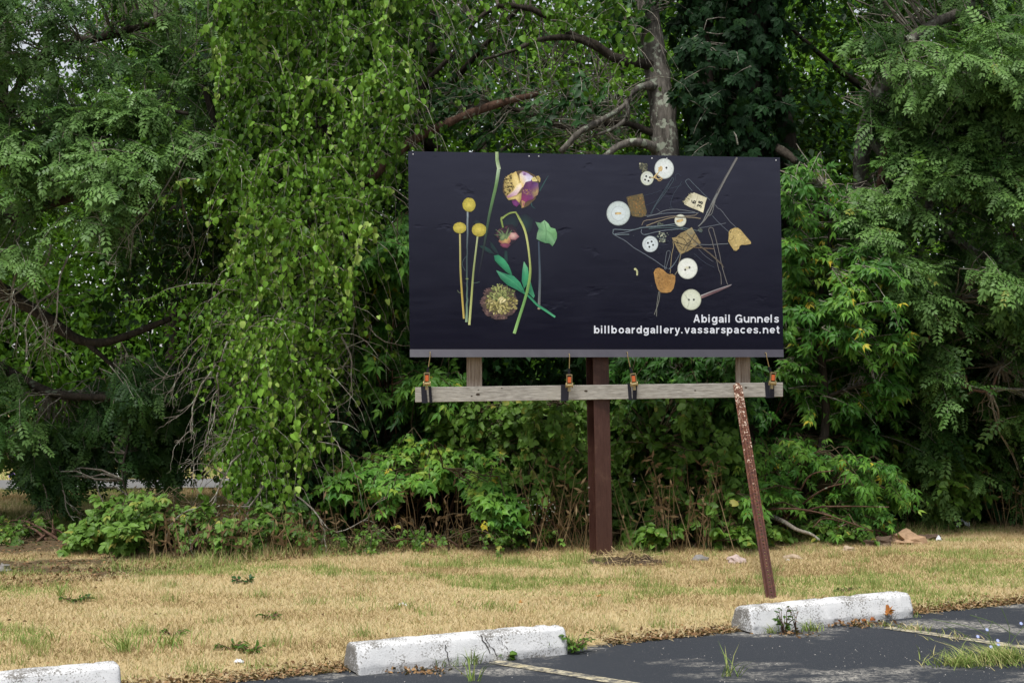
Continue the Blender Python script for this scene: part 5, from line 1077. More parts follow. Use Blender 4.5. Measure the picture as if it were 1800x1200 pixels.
shrub('understory_shrub', (3.9, 15.2), 'low dark shrub at the forest edge left of the white litter', [(1560, 760), (1700, 780), (1720, 860), (1660, 905), (1570, 890), (1540, 840)], 170, 14.3, 15.6, .09, .40, 'weed', 'oval', nl=20, L=.45, thr=.30)
shrub('understory_shrub', (5.3, 15.9), 'low dark shrub at the right edge of the photo below the locust boughs', [(1720, 800), (1850, 770), (2000, 780), (2000, 910), (1860, 900), (1760, 890)], 170, 14.6, 16.2, .09, .42, 'weed', 'oval', nl=20, L=.45, thr=.30)
shrub('fern_leaf_seedling', (3.0, 14.5), 'bright feathery seedling at the forest edge left of the broken log', [(1590, 860), (1650, 862), (1660, 895), (1600, 905)], 24, 14.2, 14.6, .16, .85, 'locust', 'locust', nl=12, L=.3, thr=.1, stems=3)
shrub('bramble_bush', (-2.85, 13.1), 'pale green bramble bush standing alone on the left in front of the lane', [(112, 985), (128, 935), (150, 910), (185, 885), (215, 862), (275, 862), (300, 886), (345, 882), (390, 910), (430, 935), (430, 975), (350, 990), (250, 985), (180, 1000)], 250, 12.3, 13.2, .108, .60, 'weed', 'bramble', parts=250, nl=15, L=.32, thr=.22, yel=.05, up=(0, -.6, 1), vamp=.6)
shrub('bramble_patch', (-4.3, 13.7), 'low dark bramble patch left of the pale bramble bush', [(-60, 940), (0, 915), (90, 905), (140, 925), (120, 965), (40, 960), (-60, 975)], 110, 13.2, 14.2, .085, .35, 'weed', 'bramble', nl=12, L=.3, thr=.25, yel=.05)
shrub('bramble_patch', (-2.0, 13.2), 'weedy patch of bramble and dead stems between the pale bush and the vine', [(400, 930), (450, 890), (540, 880), (570, 930), (640, 940), (700, 960), (560, 970), (440, 985)], 80, 12.7, 13.6, .09, .40, 'weed', 'bramble', nl=12, L=.3, thr=.30, yel=.05)
shrub('flowering_weed', (.32, 13.2), 'grey green weed topped with tiny white flowers left of the steel post', [(905, 880), (950, 868), (975, 890), (965, 930), (915, 940)], 44, 12.8, 13.2, .055, .72, 'weed', 'narrow', nl=24, L=.28, thr=.1, stems=5, cat='weed')
shrub('ground_ivy_patch', (1.6, 13.2), 'low green ground cover at the forest edge right of the steel post', [(1080, 930), (1200, 920), (1330, 915), (1500, 920), (1560, 930), (1440, 958), (1300, 955), (1180, 965), (1090, 968)], 130, 12.9, 13.6, .07, .62, 'weed', 'heart', nl=16, L=.25, thr=.25, stems=3, up=(0, -.5, 1), cat='ground plant')

# ================================================================== WOODS BEHIND
def back_tree(x, y, h, r, vb, label, leaf='far', size=.125, n=100, nl=72, trunk=.16, low=.25, group='trees across the lane'):
    t = Plant('background_tree', (x, y), label, 'tree', group, leaf=leaf, tm='leaflet'); F_ = t.foot
    t.limb([F_, F_ + (.1, 0, h * .3), F_ + (-.1, .1, h * .6), F_ + (0, 0, h * .92)], [trunk, trunk * .8, trunk * .5, .03], 'trunk', sides=8)
    for i in range(7):
        a_ = i * 2.4; z = h * (.28 + .08 * i); t.limb([F_ + (0, 0, z), F_ + (math.cos(a_) * r * .4, math.sin(a_) * r * .4, z + .5), F_ + (math.cos(a_) * r * .8, math.sin(a_) * r * .8, z + h * .14)], [trunk * .4, trunk * .25, .02], sides=6)
    for _ in range(n):
        u = rng.normal(0, 1, 3); u /= np.linalg.norm(u); k = rng.random() ** .35
        zc = h * (low + (1 - low) / 2); c = F_ + np.array([u[0] * r * k, u[1] * r * k, zc + u[2] * h * (1 - low) / 2 * k]); m_ = nl; rr = rng.uniform(.45, .85)
        o = unit(rng.normal(0, 1, (m_, 3))); o[:, 2] = np.abs(o[:, 2]) * .8 - .15; P = c + o * rr * rng.uniform(.55, 1, (m_, 1)); A = o + rng.normal(0, .5, (m_, 3)); A[:, 2] -= .5
        t.leaves(P, A, o * .5 + np.array([0, -.2, 1]) + rng.normal(0, .4, (m_, 3)), size * rng.uniform(.7, 1.3, m_), np.clip(vb + rng.normal(0, .16, m_) + .3 * (rng.random() - .5), 0, 1))
    return t.build()
BT = [(-9.5, 24, 7.2, 2.6, 'far background tree nearest the left edge beyond the lane'), (-6.2, 25.5, 8.5, 2.6, 'yellow green tree beyond the lane behind the left locust'), (-3.2, 24.5, 9, 2.6, 'tree beyond the lane behind the vine covered tree'), (-.4, 26, 8, 2.6, 'pale green tree seen under the arching limb'), (2.0, 25, 8.5, 2.5, 'bright tree seen left of the lichen barked trunk'), (4.4, 24, 9, 2.6, 'tree beyond the creeper clad trunks'), (7.0, 25, 9, 2.8, 'background tree behind the right locust'), (9.8, 24, 9, 2.8, 'far background tree nearest the right edge')]
for x, y, h, r, lab in BT: back_tree(x, y, h, r, .5, lab)
IT = [(-2.6, 16.6, 7.0, 1.3, 'dark inner tree behind the left locust'), (-.9, 16.6, 7.0, 1.5, 'dark inner tree behind the left end of the billboard'), (2.6, 17.0, 8.0, 1.7, 'dark inner tree behind the right end of the billboard'), (4.6, 17.2, 8.0, 1.9, 'dark inner tree behind the leaning locust trunk'), (6.6, 17.6, 8, 2.0, 'dark inner tree at the right edge of the belt')]
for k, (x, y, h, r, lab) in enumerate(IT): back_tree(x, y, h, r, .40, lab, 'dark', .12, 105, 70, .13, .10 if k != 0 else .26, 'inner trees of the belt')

# undergrowth that closes the belt, and the far wood: masses nobody could count
def mass(name, n, xr, yr, zr, size, m, vb, test=None, tm='oval', dthr=.40):
    P = np.stack([rng.uniform(*xr, n), rng.uniform(*yr, n), rng.uniform(0, 1, n)], 1); P[:, 2] = zr[0] + (zr[1] - zr[0]) * P[:, 2] ** 1.15
    d = fnoise(P[:, 0] * .9 + 2, P[:, 2] * 1.1 + P[:, 1] * .7); P = P[d > dthr]
    if test is not None: P = P[test(P)]
    k = len(P); A = rng.normal(0, 1, (k, 3)); A[:, 2] -= .6; Nn = np.array([0, -.5, 1]) + rng.normal(0, .5, (k, 3)); v = vb + .7 * (fnoise(P[:, 0] * 1.7, P[:, 2] * 2.0 + 8) - .5) + rng.normal(0, .1, k)
    return scatter(name, T[tm], P, A, Nn, size * rng.uniform(.7, 1.3, k), np.clip(v, 0, 1), M[m], None)
gap = lambda P: ~((to_px(P)[0] < 470) & (P[:, 2] < 1.15 + .0 * P[:, 0]) & (P[:, 1] < 20))
def undergrowth_ok(P):
    x, y = to_px(P); left = (x < 430); top = (x > 830) & (x < 1140) & (y < 285)
    return ~(left & (P[:, 2] < 1.0)) & ~top
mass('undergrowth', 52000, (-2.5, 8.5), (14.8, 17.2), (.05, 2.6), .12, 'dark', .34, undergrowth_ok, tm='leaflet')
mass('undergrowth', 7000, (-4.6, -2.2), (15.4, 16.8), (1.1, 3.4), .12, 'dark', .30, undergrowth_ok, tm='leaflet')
mass('far_wood', 120000, (-17, 17), (27.0, 31), (.1, 11), .24, 'far', .38, lambda P: ~((P[:, 0] < -8.3) & (P[:, 2] > 7.0 + .5 * np.sin(P[:, 0] * 2))), dthr=.26, tm='leaflet')
mass('far_wood', 36000, (-17, 17), (22.6, 24), (.0, 3.3), .13, 'far', .30, dthr=.25, tm='leaflet')
mass('far_wood', 14000, (-18, 18), (27.5, 29), (.0, 3.2), .26, 'dark', .6, dthr=.2, tm='leaflet')

# ================================================================== TURF, LITTER, WEEDS
def blades(name, n, xr, yr, test, hgt, wid, m, vfun, lean=.5, zoff=0.0):
    x = rng.uniform(*xr, n); y = rng.uniform(*yr, n); k = test(x, y); x, y = x[k], y[k]; n = len(x); z = gz(x, y) + .002 + zoff
    h = hgt * rng.uniform(.5, 1.3, n) * (.7 + .7 * fnoise(x * 3, y * 3)); a_ = rng.uniform(0, 2 * math.pi, n); ln = rng.normal(0, lean, n); dx, dy = np.cos(a_) * ln * h, np.sin(a_) * ln * h
    b_ = rng.uniform(-.8, .8, n); wx, wy = np.cos(b_) * wid, np.sin(b_) * wid; P0 = np.stack([x - wx, y - wy, z], 1); P1 = np.stack([x + wx, y + wy, z], 1); P2 = np.stack([x + dx, y + dy, z + h], 1)
    V = np.stack([P0, P1, P2], 1).reshape(-1, 3); var = np.repeat(vfun(x, y), 3)
    o = mesh_np(name, V, np.arange(3 * n), np.full(n, 3), m, var=var); return tag(o, kind='stuff')
M['straw'] = leaf_mat('turf_blade', [(0, G(.29, .20, .10)), (.25, G(.49, .37, .20)), (.55, G(.63, .52, .32)), (.66, G(.50, .44, .20)), (.80, G(.28, .34, .10)), (1, G(.13, .23, .045))], .25, .7, .2)
def vturf(x, y):
    g = greenness(x, y); r = rng.random(len(x)); base = np.clip(.30 + .55 * (fnoise(x * .8, y * 1.9) - .5) * 2 - .16 * sm((fnoise(x * 1.9 + 5, y * 3.0 + 2) - .56) / .12) + rng.normal(0, .14, len(x)), 0, .60)
    return np.where(r < g * .80 + .06, rng.uniform(.68, 1.0, len(x)), base)
def in_turf(x, y):
    s_, t_ = st(x, y); px, py = to_px(np.stack([x, y, x * 0], -1)); return (turf_zone(x, y) > rng.random(len(x))) & (t_ > .05 + .35 * rng.random(len(x)) ** 2) & (np.hypot(x - .83, y - 12.45) > .14) & (np.hypot(x - 1.89, y - 10.22) > .09) & (px > -800) & (px < 2600) & (py < 1400)
blades('grass', 640000, (-7.2, 8.4), (5.6, 17.5), in_turf, .031, .0030, M['straw'], vturf, 1.0)
blades('grass', 60000, (-8.5, -2.6), (14.6, 20.0), lambda x, y: in_turf(x, y) & ~((y > 18.6 + .10 * (x + 7)) & (y < 20.4 + .085 * (x + 7))), .07, .006, M['straw'], vturf, .6)
blades('grass', 26000, (-9, 9), (20.3, 26), lambda x, y: y > 20.45 + .085 * (x + 7), .10, .010, M['straw'], lambda x, y: np.clip(.55 + .4 * rng.random(len(x)), 0, 1), .5)
cx_, cy_ = rng.uniform(-4.3, 4.6, 900), rng.uniform(7.4, 12.8, 900); kk = in_turf(cx_, cy_) & (greenness(cx_, cy_) + .10 > rng.random(900)); cx_, cy_ = cx_[kk], cy_[kk]
_i = rng.integers(0, len(cx_), 9000); _x = cx_[_i] + rng.normal(0, .05, 9000); _y = cy_[_i] + rng.normal(0, .035, 9000)
def clump_blades():
    n = 9000; z = gz(_x, _y) + .002; h = .085 * rng.uniform(.35, 1.2, n); a_ = rng.uniform(0, 6.283, n); ln = rng.normal(0, .5, n); dx, dy = np.cos(a_) * ln * h, np.sin(a_) * ln * h; b_ = rng.uniform(-.8, .8, n); wx, wy = np.cos(b_) * .0026, np.sin(b_) * .0026
    V = np.stack([np.stack([_x - wx, _y - wy, z], 1), np.stack([_x + wx, _y + wy, z], 1), np.stack([_x + dx, _y + dy, z + h], 1)], 1).reshape(-1, 3)
    tag(mesh_np('grass', V, np.arange(3 * n), np.full(n, 3), M['straw'], var=np.repeat(rng.uniform(.66, 1.0, n), 3)), kind='stuff')
clump_blades()
def edge_grass(x, y): # longer grass along the foot of the belt
    yb = np.interp(x, TB[:, 0], TB[:, 1]); return (np.abs(y - yb - .25) < .45 * rng.random(len(x)) + .1) & (x > -3.4) & (fnoise(x * 2.1, y * 2.1 + 4) > .36 + .25 * rng.random(len(x)))
blades('grass', 70000, (-3.4, 6.2), (11.5, 16.5), edge_grass, .10, .003, M['straw'], lambda x, y: np.where(rng.random(len(x)) < .62, rng.uniform(.72, 1, len(x)), rng.uniform(.0, .4, len(x))), .9)
# dead stalks in the undergrowth
def stalks(name, polys, n, Y0, Y1, hr, m='dry', leafy=6):
    mb_P, mb_L = [], []; V, L_, sz, var, b = [], [], [], [], 0
    for poly in polys:
        for px, py in sample_poly(poly, n):
            Y = rng.uniform(Y0, Y1); p = at(px, py, Y); g0 = np.array([p[0], p[1], float(gz(p[0], p[1]))]); h = rng.uniform(*hr); top = g0 + np.array([rng.normal(0, .27), rng.normal(-.05, .14), 1]) * h
            Q = curve(g0, top, 0, .03, 5); r = np.linspace(.0038, .0014, 5); vv = rng.random()
            R = np.array([1., .25, 0]); V += [q + R * s_ * k for q, k in zip(Q, r) for s_ in (-1, 1)]
            for i in range(4): L_ += [b + 2 * i, b + 2 * i + 1, b + 2 * i + 3, b + 2 * i + 2]; sz.append(4)
            var += [vv] * 10; b += 10
            for _ in range(rng.integers(0, 2 + leafy)):               # side shoots and curled dead leaves
                q = Q[rng.integers(2, 5)]; d = unit(np.array([rng.normal(0, 1), rng.normal(0, .6), rng.normal(.1, .8)])); ln = rng.uniform(.03, .11); wv = unit(np.cross(d, [0, 1, .2])) * rng.uniform(.003, .014)
                V += [q, q + d * ln * .5 + wv, q + d * ln, q + d * ln * .5 - wv]; L_ += [b, b + 1, b + 2, b + 3]; sz.append(4); var += [min(1, vv * .8 + .2 * rng.random())] * 4; b += 4
    return tag(mesh_np(name, np.array(V), L_, sz, M[m], var=np.array(var)), kind='stuff')
stalks('dry_stalks', [[(570, 900), (860, 900), (860, 950), (570, 960)]], 85, 12.8, 13.5, (.2, .70), leafy=4)
stalks('dry_stalks', [[(930, 900), (1040, 880), (1040, 950), (930, 950)], [(1080, 880), (1320, 880), (1300, 940), (1080, 950)]], 60, 12.8, 13.2, (.35, .85))
stalks('dry_stalks', [[(1530, 870), (1640, 870), (1640, 900), (1540, 900)], [(1740, 870), (1800, 850), (1800, 880), (1740, 890)]], 34, 14.6, 15.3, (.3, .65))
stalks('dry_stalks', [[(380, 940), (560, 930), (560, 985), (330, 1000)], [(250, 985), (420, 960), (420, 1000), (260, 1005)]], 110, 12.2, 13.2, (.18, .42))
# leaf litter along the asphalt edge, under the belt and by the wheel stops
M['litter'] = leaf_mat('dead_leaf', [(0, G(.045, .025, .015)), (.4, G(.16, .085, .040)), (.75, G(.30, .19, .10)), (.92, G(.34, .20, .09)), (1, G(.48, .40, .28))], .15, .8, .15)
def flakes(name, P, size, vr=(0, 1), flat=.35):
    k = len(P); A = rng.normal(0, 1, (k, 3)); A[:, 2] *= flat; Nn = np.array([0, 0, 1.]) + rng.normal(0, .45, (k, 3)); P = P.copy(); P[:, 2] += .004 + .012 * rng.random(k)
    return scatter(name, T['leaflet'], P, A, Nn, size * rng.uniform(.4, 1.4, k), rng.uniform(*vr, k), M['litter'], None)
k = 15000; s_ = rng.uniform(-5.5, 5.5, k); t_ = np.abs(rng.normal(0, .13, k)) - .04; P = np.stack([E0[0] + DS[0] * s_ + DT[0] * t_, E0[1] + DS[1] * s_ + DT[1] * t_, t_ * 0], 1); P[:, 2] = gz(P[:, 0], P[:, 1]); dk = fnoise(s_ * 1.3, s_ * 0 + 3) + .12 * (s_ > 1.2) > .36; flakes('leaf_litter', P[dk], .026)
k = 12000; x = rng.uniform(-5.5, 6, k); yb = np.interp(x, TB[:, 0], TB[:, 1]); y = yb + np.abs(rng.normal(0, .6, k)) - .12; flakes('leaf_litter', np.stack([x, y, gz(x, y)], 1), .034, (0, .85))
k = 5200; x = rng.uniform(-5.0, -1.2, k); y = rng.uniform(10.6, 15.0, k); ok = turf_zone(x, y) < .75; flakes('leaf_litter', np.stack([x, y, gz(x, y)], 1)[ok], .032, (0, .9))
k = 900; x = rng.uniform(-4.5, 5.0, k); y = rng.uniform(7.6, 13, k); ok = in_turf(x, y); flakes('leaf_litter', np.stack([x, y, gz(x, y) + .012], 1)[ok], .026, (.1, .95))
# straw-dry thatch, pressed against the edge
k = 9000; s_ = rng.uniform(-5.5, 5.5, k); t_ = np.abs(rng.normal(.10, .12, k)) - .03; P = np.stack([E0[0] + DS[0] * s_ + DT[0] * t_, E0[1] + DS[1] * s_ + DT[1] * t_, t_ * 0], 1); P[:, 2] = gz(P[:, 0], P[:, 1]) + .006
A_ = rng.normal(0, 1, (k, 3)); A_[:, 2] *= .15; scatter('thatch', [(np.array([(-.03, 0, 0), (.03, 0, 0), (.02, 1, 0), (-.02, 1, 0)], float), [(0, 1, 2, 3)])], P, A_, np.array([0, 0, 1.]) + rng.normal(0, .2, (k, 3)), rng.uniform(.03, .10, k), rng.uniform(.05, .6, k), M['straw'], None)
# gravel grains strewn on the asphalt
k = 900; x = rng.uniform(-2, 4.2, k); y = rng.uniform(7.0, 9.9, k); s_, t_ = st(x, y); ok = (t_ < -.03) & (fnoise(x * 2, y * 2) > .45); x, y = x[ok], y[ok]
mb = MB()
for a_, b_ in zip(x, y):
    r = rng.uniform(.001, .0042); q = [np.array([a_, b_, 0]) + r * np.array([math.cos(u) * rng.uniform(.7, 1.2), math.sin(u) * rng.uniform(.7, 1.2), 0]) for u in np.arange(5) * 1.2566]; mb.poly(q + [np.array([a_, b_, r * 1.1])], [(0, 1, 5), (1, 2, 5), (2, 3, 5), (3, 4, 5), (4, 0, 5)])
M['grit'] = plain('pale_grit', (.38, .36, .33), .9, .2); tag(mb.build('gravel', M['grit']), kind='stuff')

# low ragged weeds between the shrubs and the lawn
shrub('weed_patch', (-.6, 13.1), 'ragged low weeds and seedlings along the lawn edge left of the steel post', [(540, 930), (640, 925), (760, 930), (900, 925), (1040, 930), (1045, 965), (900, 965), (760, 970), (640, 980), (540, 985)], 120, 12.6, 13.2, .055, .45, 'weed', 'bramble', nl=11, L=.26, thr=.36, yel=.06, stems=5, ns=40, cat='weeds')
shrub('weed_patch', (3.6, 13.8), 'ragged low weeds along the lawn edge around the log chunks', [(1380, 925), (1440, 918), (1500, 915), (1525, 930), (1500, 955), (1400, 957)], 50, 13.0, 13.7, .06, .40, 'weed', 'heart', nl=11, L=.26, thr=.34, yel=.04, stems=4, ns=40, cat='weeds')
# ---- single weeds and tufts
def tuft(pos, label, n, h, spread, cat='grass tuft', vr=(.72, 1.0), name='grass_tuft', lean=.5, wid=.003, group=None):
    pos = np.array([pos[0], pos[1], float(gz(pos[0], pos[1]))]); V, L_, sz, b = [], [], [], 0; var = []
    for _ in range(n):
        a_, r = rng.uniform(0, 6.283), abs(rng.normal(0, spread)); p = pos + np.array([math.cos(a_) * r, math.sin(a_) * r * .6, -.004]); d = np.array([rng.normal(0, lean), rng.normal(0, lean), 1.]); hh = h * rng.uniform(.45, 1.15); wv = np.array([math.cos(rng.uniform(-.8, .8)), .3, 0]) * wid; vv = rng.uniform(*vr)
        q1, q2 = p + d * hh * .5, p + d * hh * .9 + np.array([d[0], d[1], -.35]) * hh * .35
        V += [p - wv, p + wv, q1 - wv * .8, q1 + wv * .8, q2]; L_ += [b, b + 1, b + 3, b + 2, b + 2, b + 3, b + 4]; sz += [4, 3]; var += [vv] * 5; b += 5
    e = mesh_np(name, np.array(V) - pos, L_, sz, M['straw'], var=np.array(var)); e.location = pos; return tag(e, label, cat, group, 'stuff' if spread >= .09 else None)
GT = 'grass tufts at the edge of the lot'
g = lambda x, y: gnd(x, y)[:2]
for (px, py, nn, h, sp, lab) in ((1010, 1138, 60, .10, .05, 'leafy grass tuft at the right end of the wheel stop with three cracks'), (790, 1168, 40, .09, .09, 'thin grass tuft at the foot of the wheel stop with three cracks'), (830, 1166, 26, .12, .03, 'taller grass sprig below the cracks of the nearer full wheel stop'), (965, 1150, 18, .14, .03, 'two tall blades against the right part of the cracked wheel stop'), (1425, 1108, 46, .09, .05, 'green grass tuft against the middle of the weathered wheel stop'), (1356, 1112, 20, .08, .03, 'small grass tuft at the left end of the weathered wheel stop'), (1250 + 30, 1188, 14, .24, .05, 'tall thin blades growing from the bare asphalt below the weathered wheel stop'), (830, 1196, 12, .20, .03, 'seeding grass stalks at the bottom edge below the cracked wheel stop'), (220, 1150, 46, .22, .06, 'tall green grass clump in the dry lawn above the corner wheel stop'), (300, 1140, 60, .14, .16, 'spreading green grass clump in the dry lawn right of the tall clump'), (60, 1132, 30, .12, .10, 'green grass clump in the dry lawn at the left edge'), (105, 1052, 22, .16, .04, 'dark upright grass clump near the left back edge of the lawn'), (700, 1072, 60, .09, .25, 'wide green grass clump behind the cracked wheel stop'), (860, 1070, 60, .10, .22, 'wide green grass clump behind the right end of the cracked wheel stop'), (1300, 1028, 40, .10, .10, 'green grass clump left of the leaning brace foot'), (1600, 1083, 24, .06, .04, 'little grass tuft at the right end of the weathered wheel stop')):
    tuft(g(px, py), lab, nn, h, sp, group=GT)
# the weedy crack across the stall on the right
k = 0
for (px, py, nn, h, sp, lab) in ((1556, 1100, 60, .05, .10, 'low grass at the start of the weedy crack right of the weathered wheel stop'), (1610, 1107, 80, .06, .09, 'bright grass clump in the middle of the weedy crack'), (1690, 1122, 50, .05, .12, 'thin dry grass in the weedy crack beside the old stall line')):
    tuft(g(px, py), lab, nn, h, sp, vr=(.35, 1.0), group='grass growing in the asphalt crack')
for (px, py, nn, h, sp, lab) in ((1760, 1162, 700, .11, .17, 'big bright green grass clump growing from the asphalt at the right edge'), (1690, 1168, 260, .08, .10, 'flatter left end of the big grass clump on the asphalt')):
    tuft(g(px, py), lab, nn, h, sp, vr=(.62, .98), lean=.75, group='grass growing in the asphalt crack')

def herb(pos, label, n, h, size, leaf='weed', tm='oval', spread=.06, vb=.5, cat='weed', name='broadleaf_weed', flat=False, group=None):
    t = Plant(name, pos, label, cat, group, leaf=leaf, tm=tm)
    for _ in range(n):
        a_ = rng.uniform(0, 6.283); tip = t.foot + np.array([math.cos(a_) * spread, math.sin(a_) * spread * .7, h * rng.uniform(.4, 1.1)]); Q = curve(t.foot, tip, -.1, .06, 5)
        t.twig(Q, .0035, .0015); m_ = 5 if not flat else 3; P = Q[rng.integers(1, 5, m_)]; A = np.stack([np.full(m_, math.cos(a_)), np.full(m_, math.sin(a_)), np.full(m_, .1)], 1) + rng.normal(0, .5, (m_, 3)); t.leaves(P, A, np.array([0, -.3, 1]) + rng.normal(0, .3, (m_, 3)), size * rng.uniform(.6, 1.2, m_), np.clip(vb + rng.normal(0, .12, m_), 0, 1))
    return t.build(tw='redbark')
WG = 'single weeds in the lawn and along the wheel stops'
for a in ((g(1378, 1114), 'tall dusty weed standing against the left part of the weathered wheel stop', 9, .20, .036, 'weed', 'oval', .05, .30), (g(1400, 1113), 'thin brown weed right beside the tall dusty weed', 4, .16, .03, 'dry', 'narrow', .04, .4), (g(888, 1160), 'small heart leaved weed low on the cracked wheel stop', 6, .06, .04, 'weed', 'heart', .03, .55), (g(1008, 1146), 'bushy weed sprawling from the right end of the cracked wheel stop', 16, .12, .035, 'weed', 'oval', .10, .45), (g(474, 1090), 'dark broadleaf weed in the middle of the dry lawn', 14, .045, .030, 'weed', 'oval', .09, .35), (g(407, 1145), 'dark broadleaf weed nearer the asphalt edge', 14, .045, .030, 'weed', 'oval', .09, .35), (g(440, 1150), 'green rosette weed near the asphalt edge right of the dark one', 14, .05, .032, 'weed', 'oval', .07, .35), (g(427, 1028), 'dark low weed near the back of the dry lawn', 8, .05, .05, 'dark', 'oval', .09, .5), (g(1488, 1042), 'dark low weed behind the weathered wheel stop', 12, .03, .028, 'weed', 'oval', .09, .35), (g(130, 1062), 'low green weed at the back left of the lawn', 14, .05, .034, 'weed', 'oval', .12, .3), (g(305, 1120), 'grey green low weed left of the lawn middle', 8, .04, .05, 'weed', 'narrow', .08, .5), (g(1700, 905), 'pale silvery weed at the forest edge above the white litter', 7, .22, .10, 'weed', 'oval', .12, .9)):
    herb(*a[:8], vb=a[8], group=WG)
# chicory with pale blue flowers
M['blue'] = plain('chicory_blue', (.36, .42, .72), .7, .2); M['stem'] = plain('green_stem', (.10, .15, .05), .7, .2); M['purple'] = plain('purple_petal', (.16, .05, .48), .7, .2); M['whitepetal'] = plain('white_petal', (.42, .45, .40), .7, .2)
def star(mb, c, r, nrm, n=10):
    nrm = unit(nrm); u = unit(np.cross(nrm, [0.1, .2, 1.])); v_ = np.cross(nrm, u); pts = [c + (u * math.cos(a_) + v_ * math.sin(a_)) * r * (1 if i % 2 else .55) for i, a_ in enumerate(np.arange(n * 2) * math.pi / n)]; mb.poly([c + nrm * r * .12] + pts, [(0, i + 1, (i + 1) % (n * 2) + 1) for i in range(n * 2)])
e = empty('chicory_plant', (*g(1765, 1150), 0), 'sprawling chicory with thin stems and pale blue flowers above the big grass clump', 'flower')
mb = MB()
for q in ([(1760, 1150), (1740, 1118), (1728, 1100), (1718, 1086)], [(1765, 1150), (1785, 1118), (1800, 1100), (1815, 1080)], [(1760, 1150), (1720, 1130), (1690, 1112), (1660, 1098)], [(1770, 1150), (1775, 1110), (1768, 1085), (1760, 1068)], [(1755, 1150), (1742, 1130), (1738, 1110), (1745, 1090)], [(1740, 1118), (1700, 1100), (1640, 1088)], [(1785, 1118), (1750, 1095), (1705, 1080)]):
    mb.tube(spline([at(x, y, 8.3) for x, y in q], 4), .0018, 4, False)
mb.build('stem', M['stem'], e)
for x, y in ((1719, 1118), (1735, 1106), (1754, 1125), (1755, 1132), (1795, 1095), (1742, 1136)):
    mb = MB(); star(mb, at(x, y, 8.25), .012, (.1, -.8, .6)); mb.build('flower', M['blue'], e)
for x, y, Y, lab in ((22, 836, 19.4, 'purple flower heads near the left edge beyond the lane'), (282, 829, 16.5, 'purple flower heads by the hanging locust tip')):
    e = empty('purple_flower', (*at(x, y, Y)[:2], .05), lab, 'flower', 'purple flowers at the left'); c = at(x, y, Y)
    MB().tube([np.array([c[0], c[1], .04]), c], .006, 4).build('stem', M['stem'], e)
    for d_ in ((-.03, 0), (.03, .005), (0, .025)):
        mb = MB(); star(mb, c + np.array([d_[0], 0, d_[1]]), .032, (d_[0] * 6, -.9, .4), 8); mb.build('flower', M['purple'], e)
# tiny white florets on the flowering weed
fw = [o for o in COL.objects if o.name.startswith('flowering_weed')][0]; mb = MB()
for x, y in sample_poly([(905, 876), (950, 864), (978, 888), (968, 915), (920, 915)], 46): star(mb, at(x, y, 12.85), .005, (rng.normal(0, .3), -.8, .6), 5)
mb.build('floret', M['whitepetal'], fw)['kind'] = 'stuff'

# ---- fallen leaves, stones, wood, litter
M['orange_leaf'] = leaf_mat('orange_leaf', [(0, G(.20, .055, .02)), (.5, G(.42, .15, .04)), (1, G(.50, .28, .10))], .25, .7, .2)
def fallen_leaf(px, py, size, label, z=.0, upright=.0, v=.5, grp='fallen orange leaves'):
    p = gnd(px, py); V = []; nn = 22
    rad = [1.0, .55, .85, .45, .75, .4, .6, .35, .5, .3, .12]; R = rad + rad[::-1]; me_v = [(0, 0, 0)]; tw = random.uniform(0, 6.28)
    for i in range(nn):
        a_ = i * 2 * math.pi / nn; r = R[i] * size * random.uniform(.85, 1.1); me_v.append((r * math.sin(a_), r * math.cos(a_), random.uniform(-.5, .6) * r))
    me = bpy.data.meshes.new('fallen_leaf'); me.from_pydata(me_v, [], [(0, 1 + i, 1 + (i + 1) % nn) for i in range(nn)]); me.update(); a = me.attributes.new('var', 'FLOAT', 'POINT'); a.data.foreach_set('value', np.array([v] + [min(1, max(0, v + random.uniform(-.3, .3))) for _ in range(nn)], np.float32)); me.materials.append(M['orange_leaf'])
    o = bpy.data.objects.new('fallen_leaf', me); link(o); o.location = (p[0], p[1], z + .006 + upright * size * .8); o.rotation_euler = (upright * 1.35, random.uniform(-.2, .2), random.uniform(-.5, .5) if upright else tw); tag(o, label, 'fallen leaf', grp)
fallen_leaf(738, 1172, .048, 'curled orange leaf standing upright against the cracked wheel stop', .0, .8, .55)
fallen_leaf(703, 1176, .030, 'dark red brown leaf at the cracked wheel stop left of the upright leaf', 0, .4, .1)
fallen_leaf(1562, 1090, .060, 'large orange leaf standing against the right part of the weathered wheel stop', .01, .8, .6)
fallen_leaf(1546, 1088, .030, 'yellowish green leaf just left of the large orange leaf', .02, .7, 1.0)
fallen_leaf(1478, 1098, .040, 'crumpled red brown leaf against the middle of the weathered wheel stop', 0, .6, .25)
fallen_leaf(1500, 1096, .032, 'small tan leaf right of the crumpled red brown leaf', 0, .3, .8)
fallen_leaf(1518, 1094, .030, 'small rusty leaf between the tan leaf and the large orange leaf', 0, .5, .4)
fallen_leaf(1535, 1093, .034, 'dark rusty leaf lying below the yellowish leaf', 0, .4, .2)
fallen_leaf(1455, 1098, .026, 'brown leaf left of the crumpled red brown leaf', 0, .3, .15)
fallen_leaf(915, 1104, .026, 'curled tan leaf lying on top of the cracked wheel stop', .155, .3, .9)
fallen_leaf(1050, 1060, .030, 'pale tan leaf in the lawn below the steel post', .05, 0, 1.0)
fallen_leaf(1395, 1115 - 35, .022, 'small tan leaf between the brace foot and the weathered wheel stop', .05, 0, .8)
P_ = []
for cx, cy, wx, nn in ((1510, 1099, 60, 150), (740, 1180, 60, 110), (1400, 1115, 40, 60)):
    for _ in range(nn): P_.append(gnd(cx + rng.normal(0, wx * .5), cy + rng.normal(0, 3)))
flakes('leaf_litter', np.array(P_), .03, (.1, .95), .8)

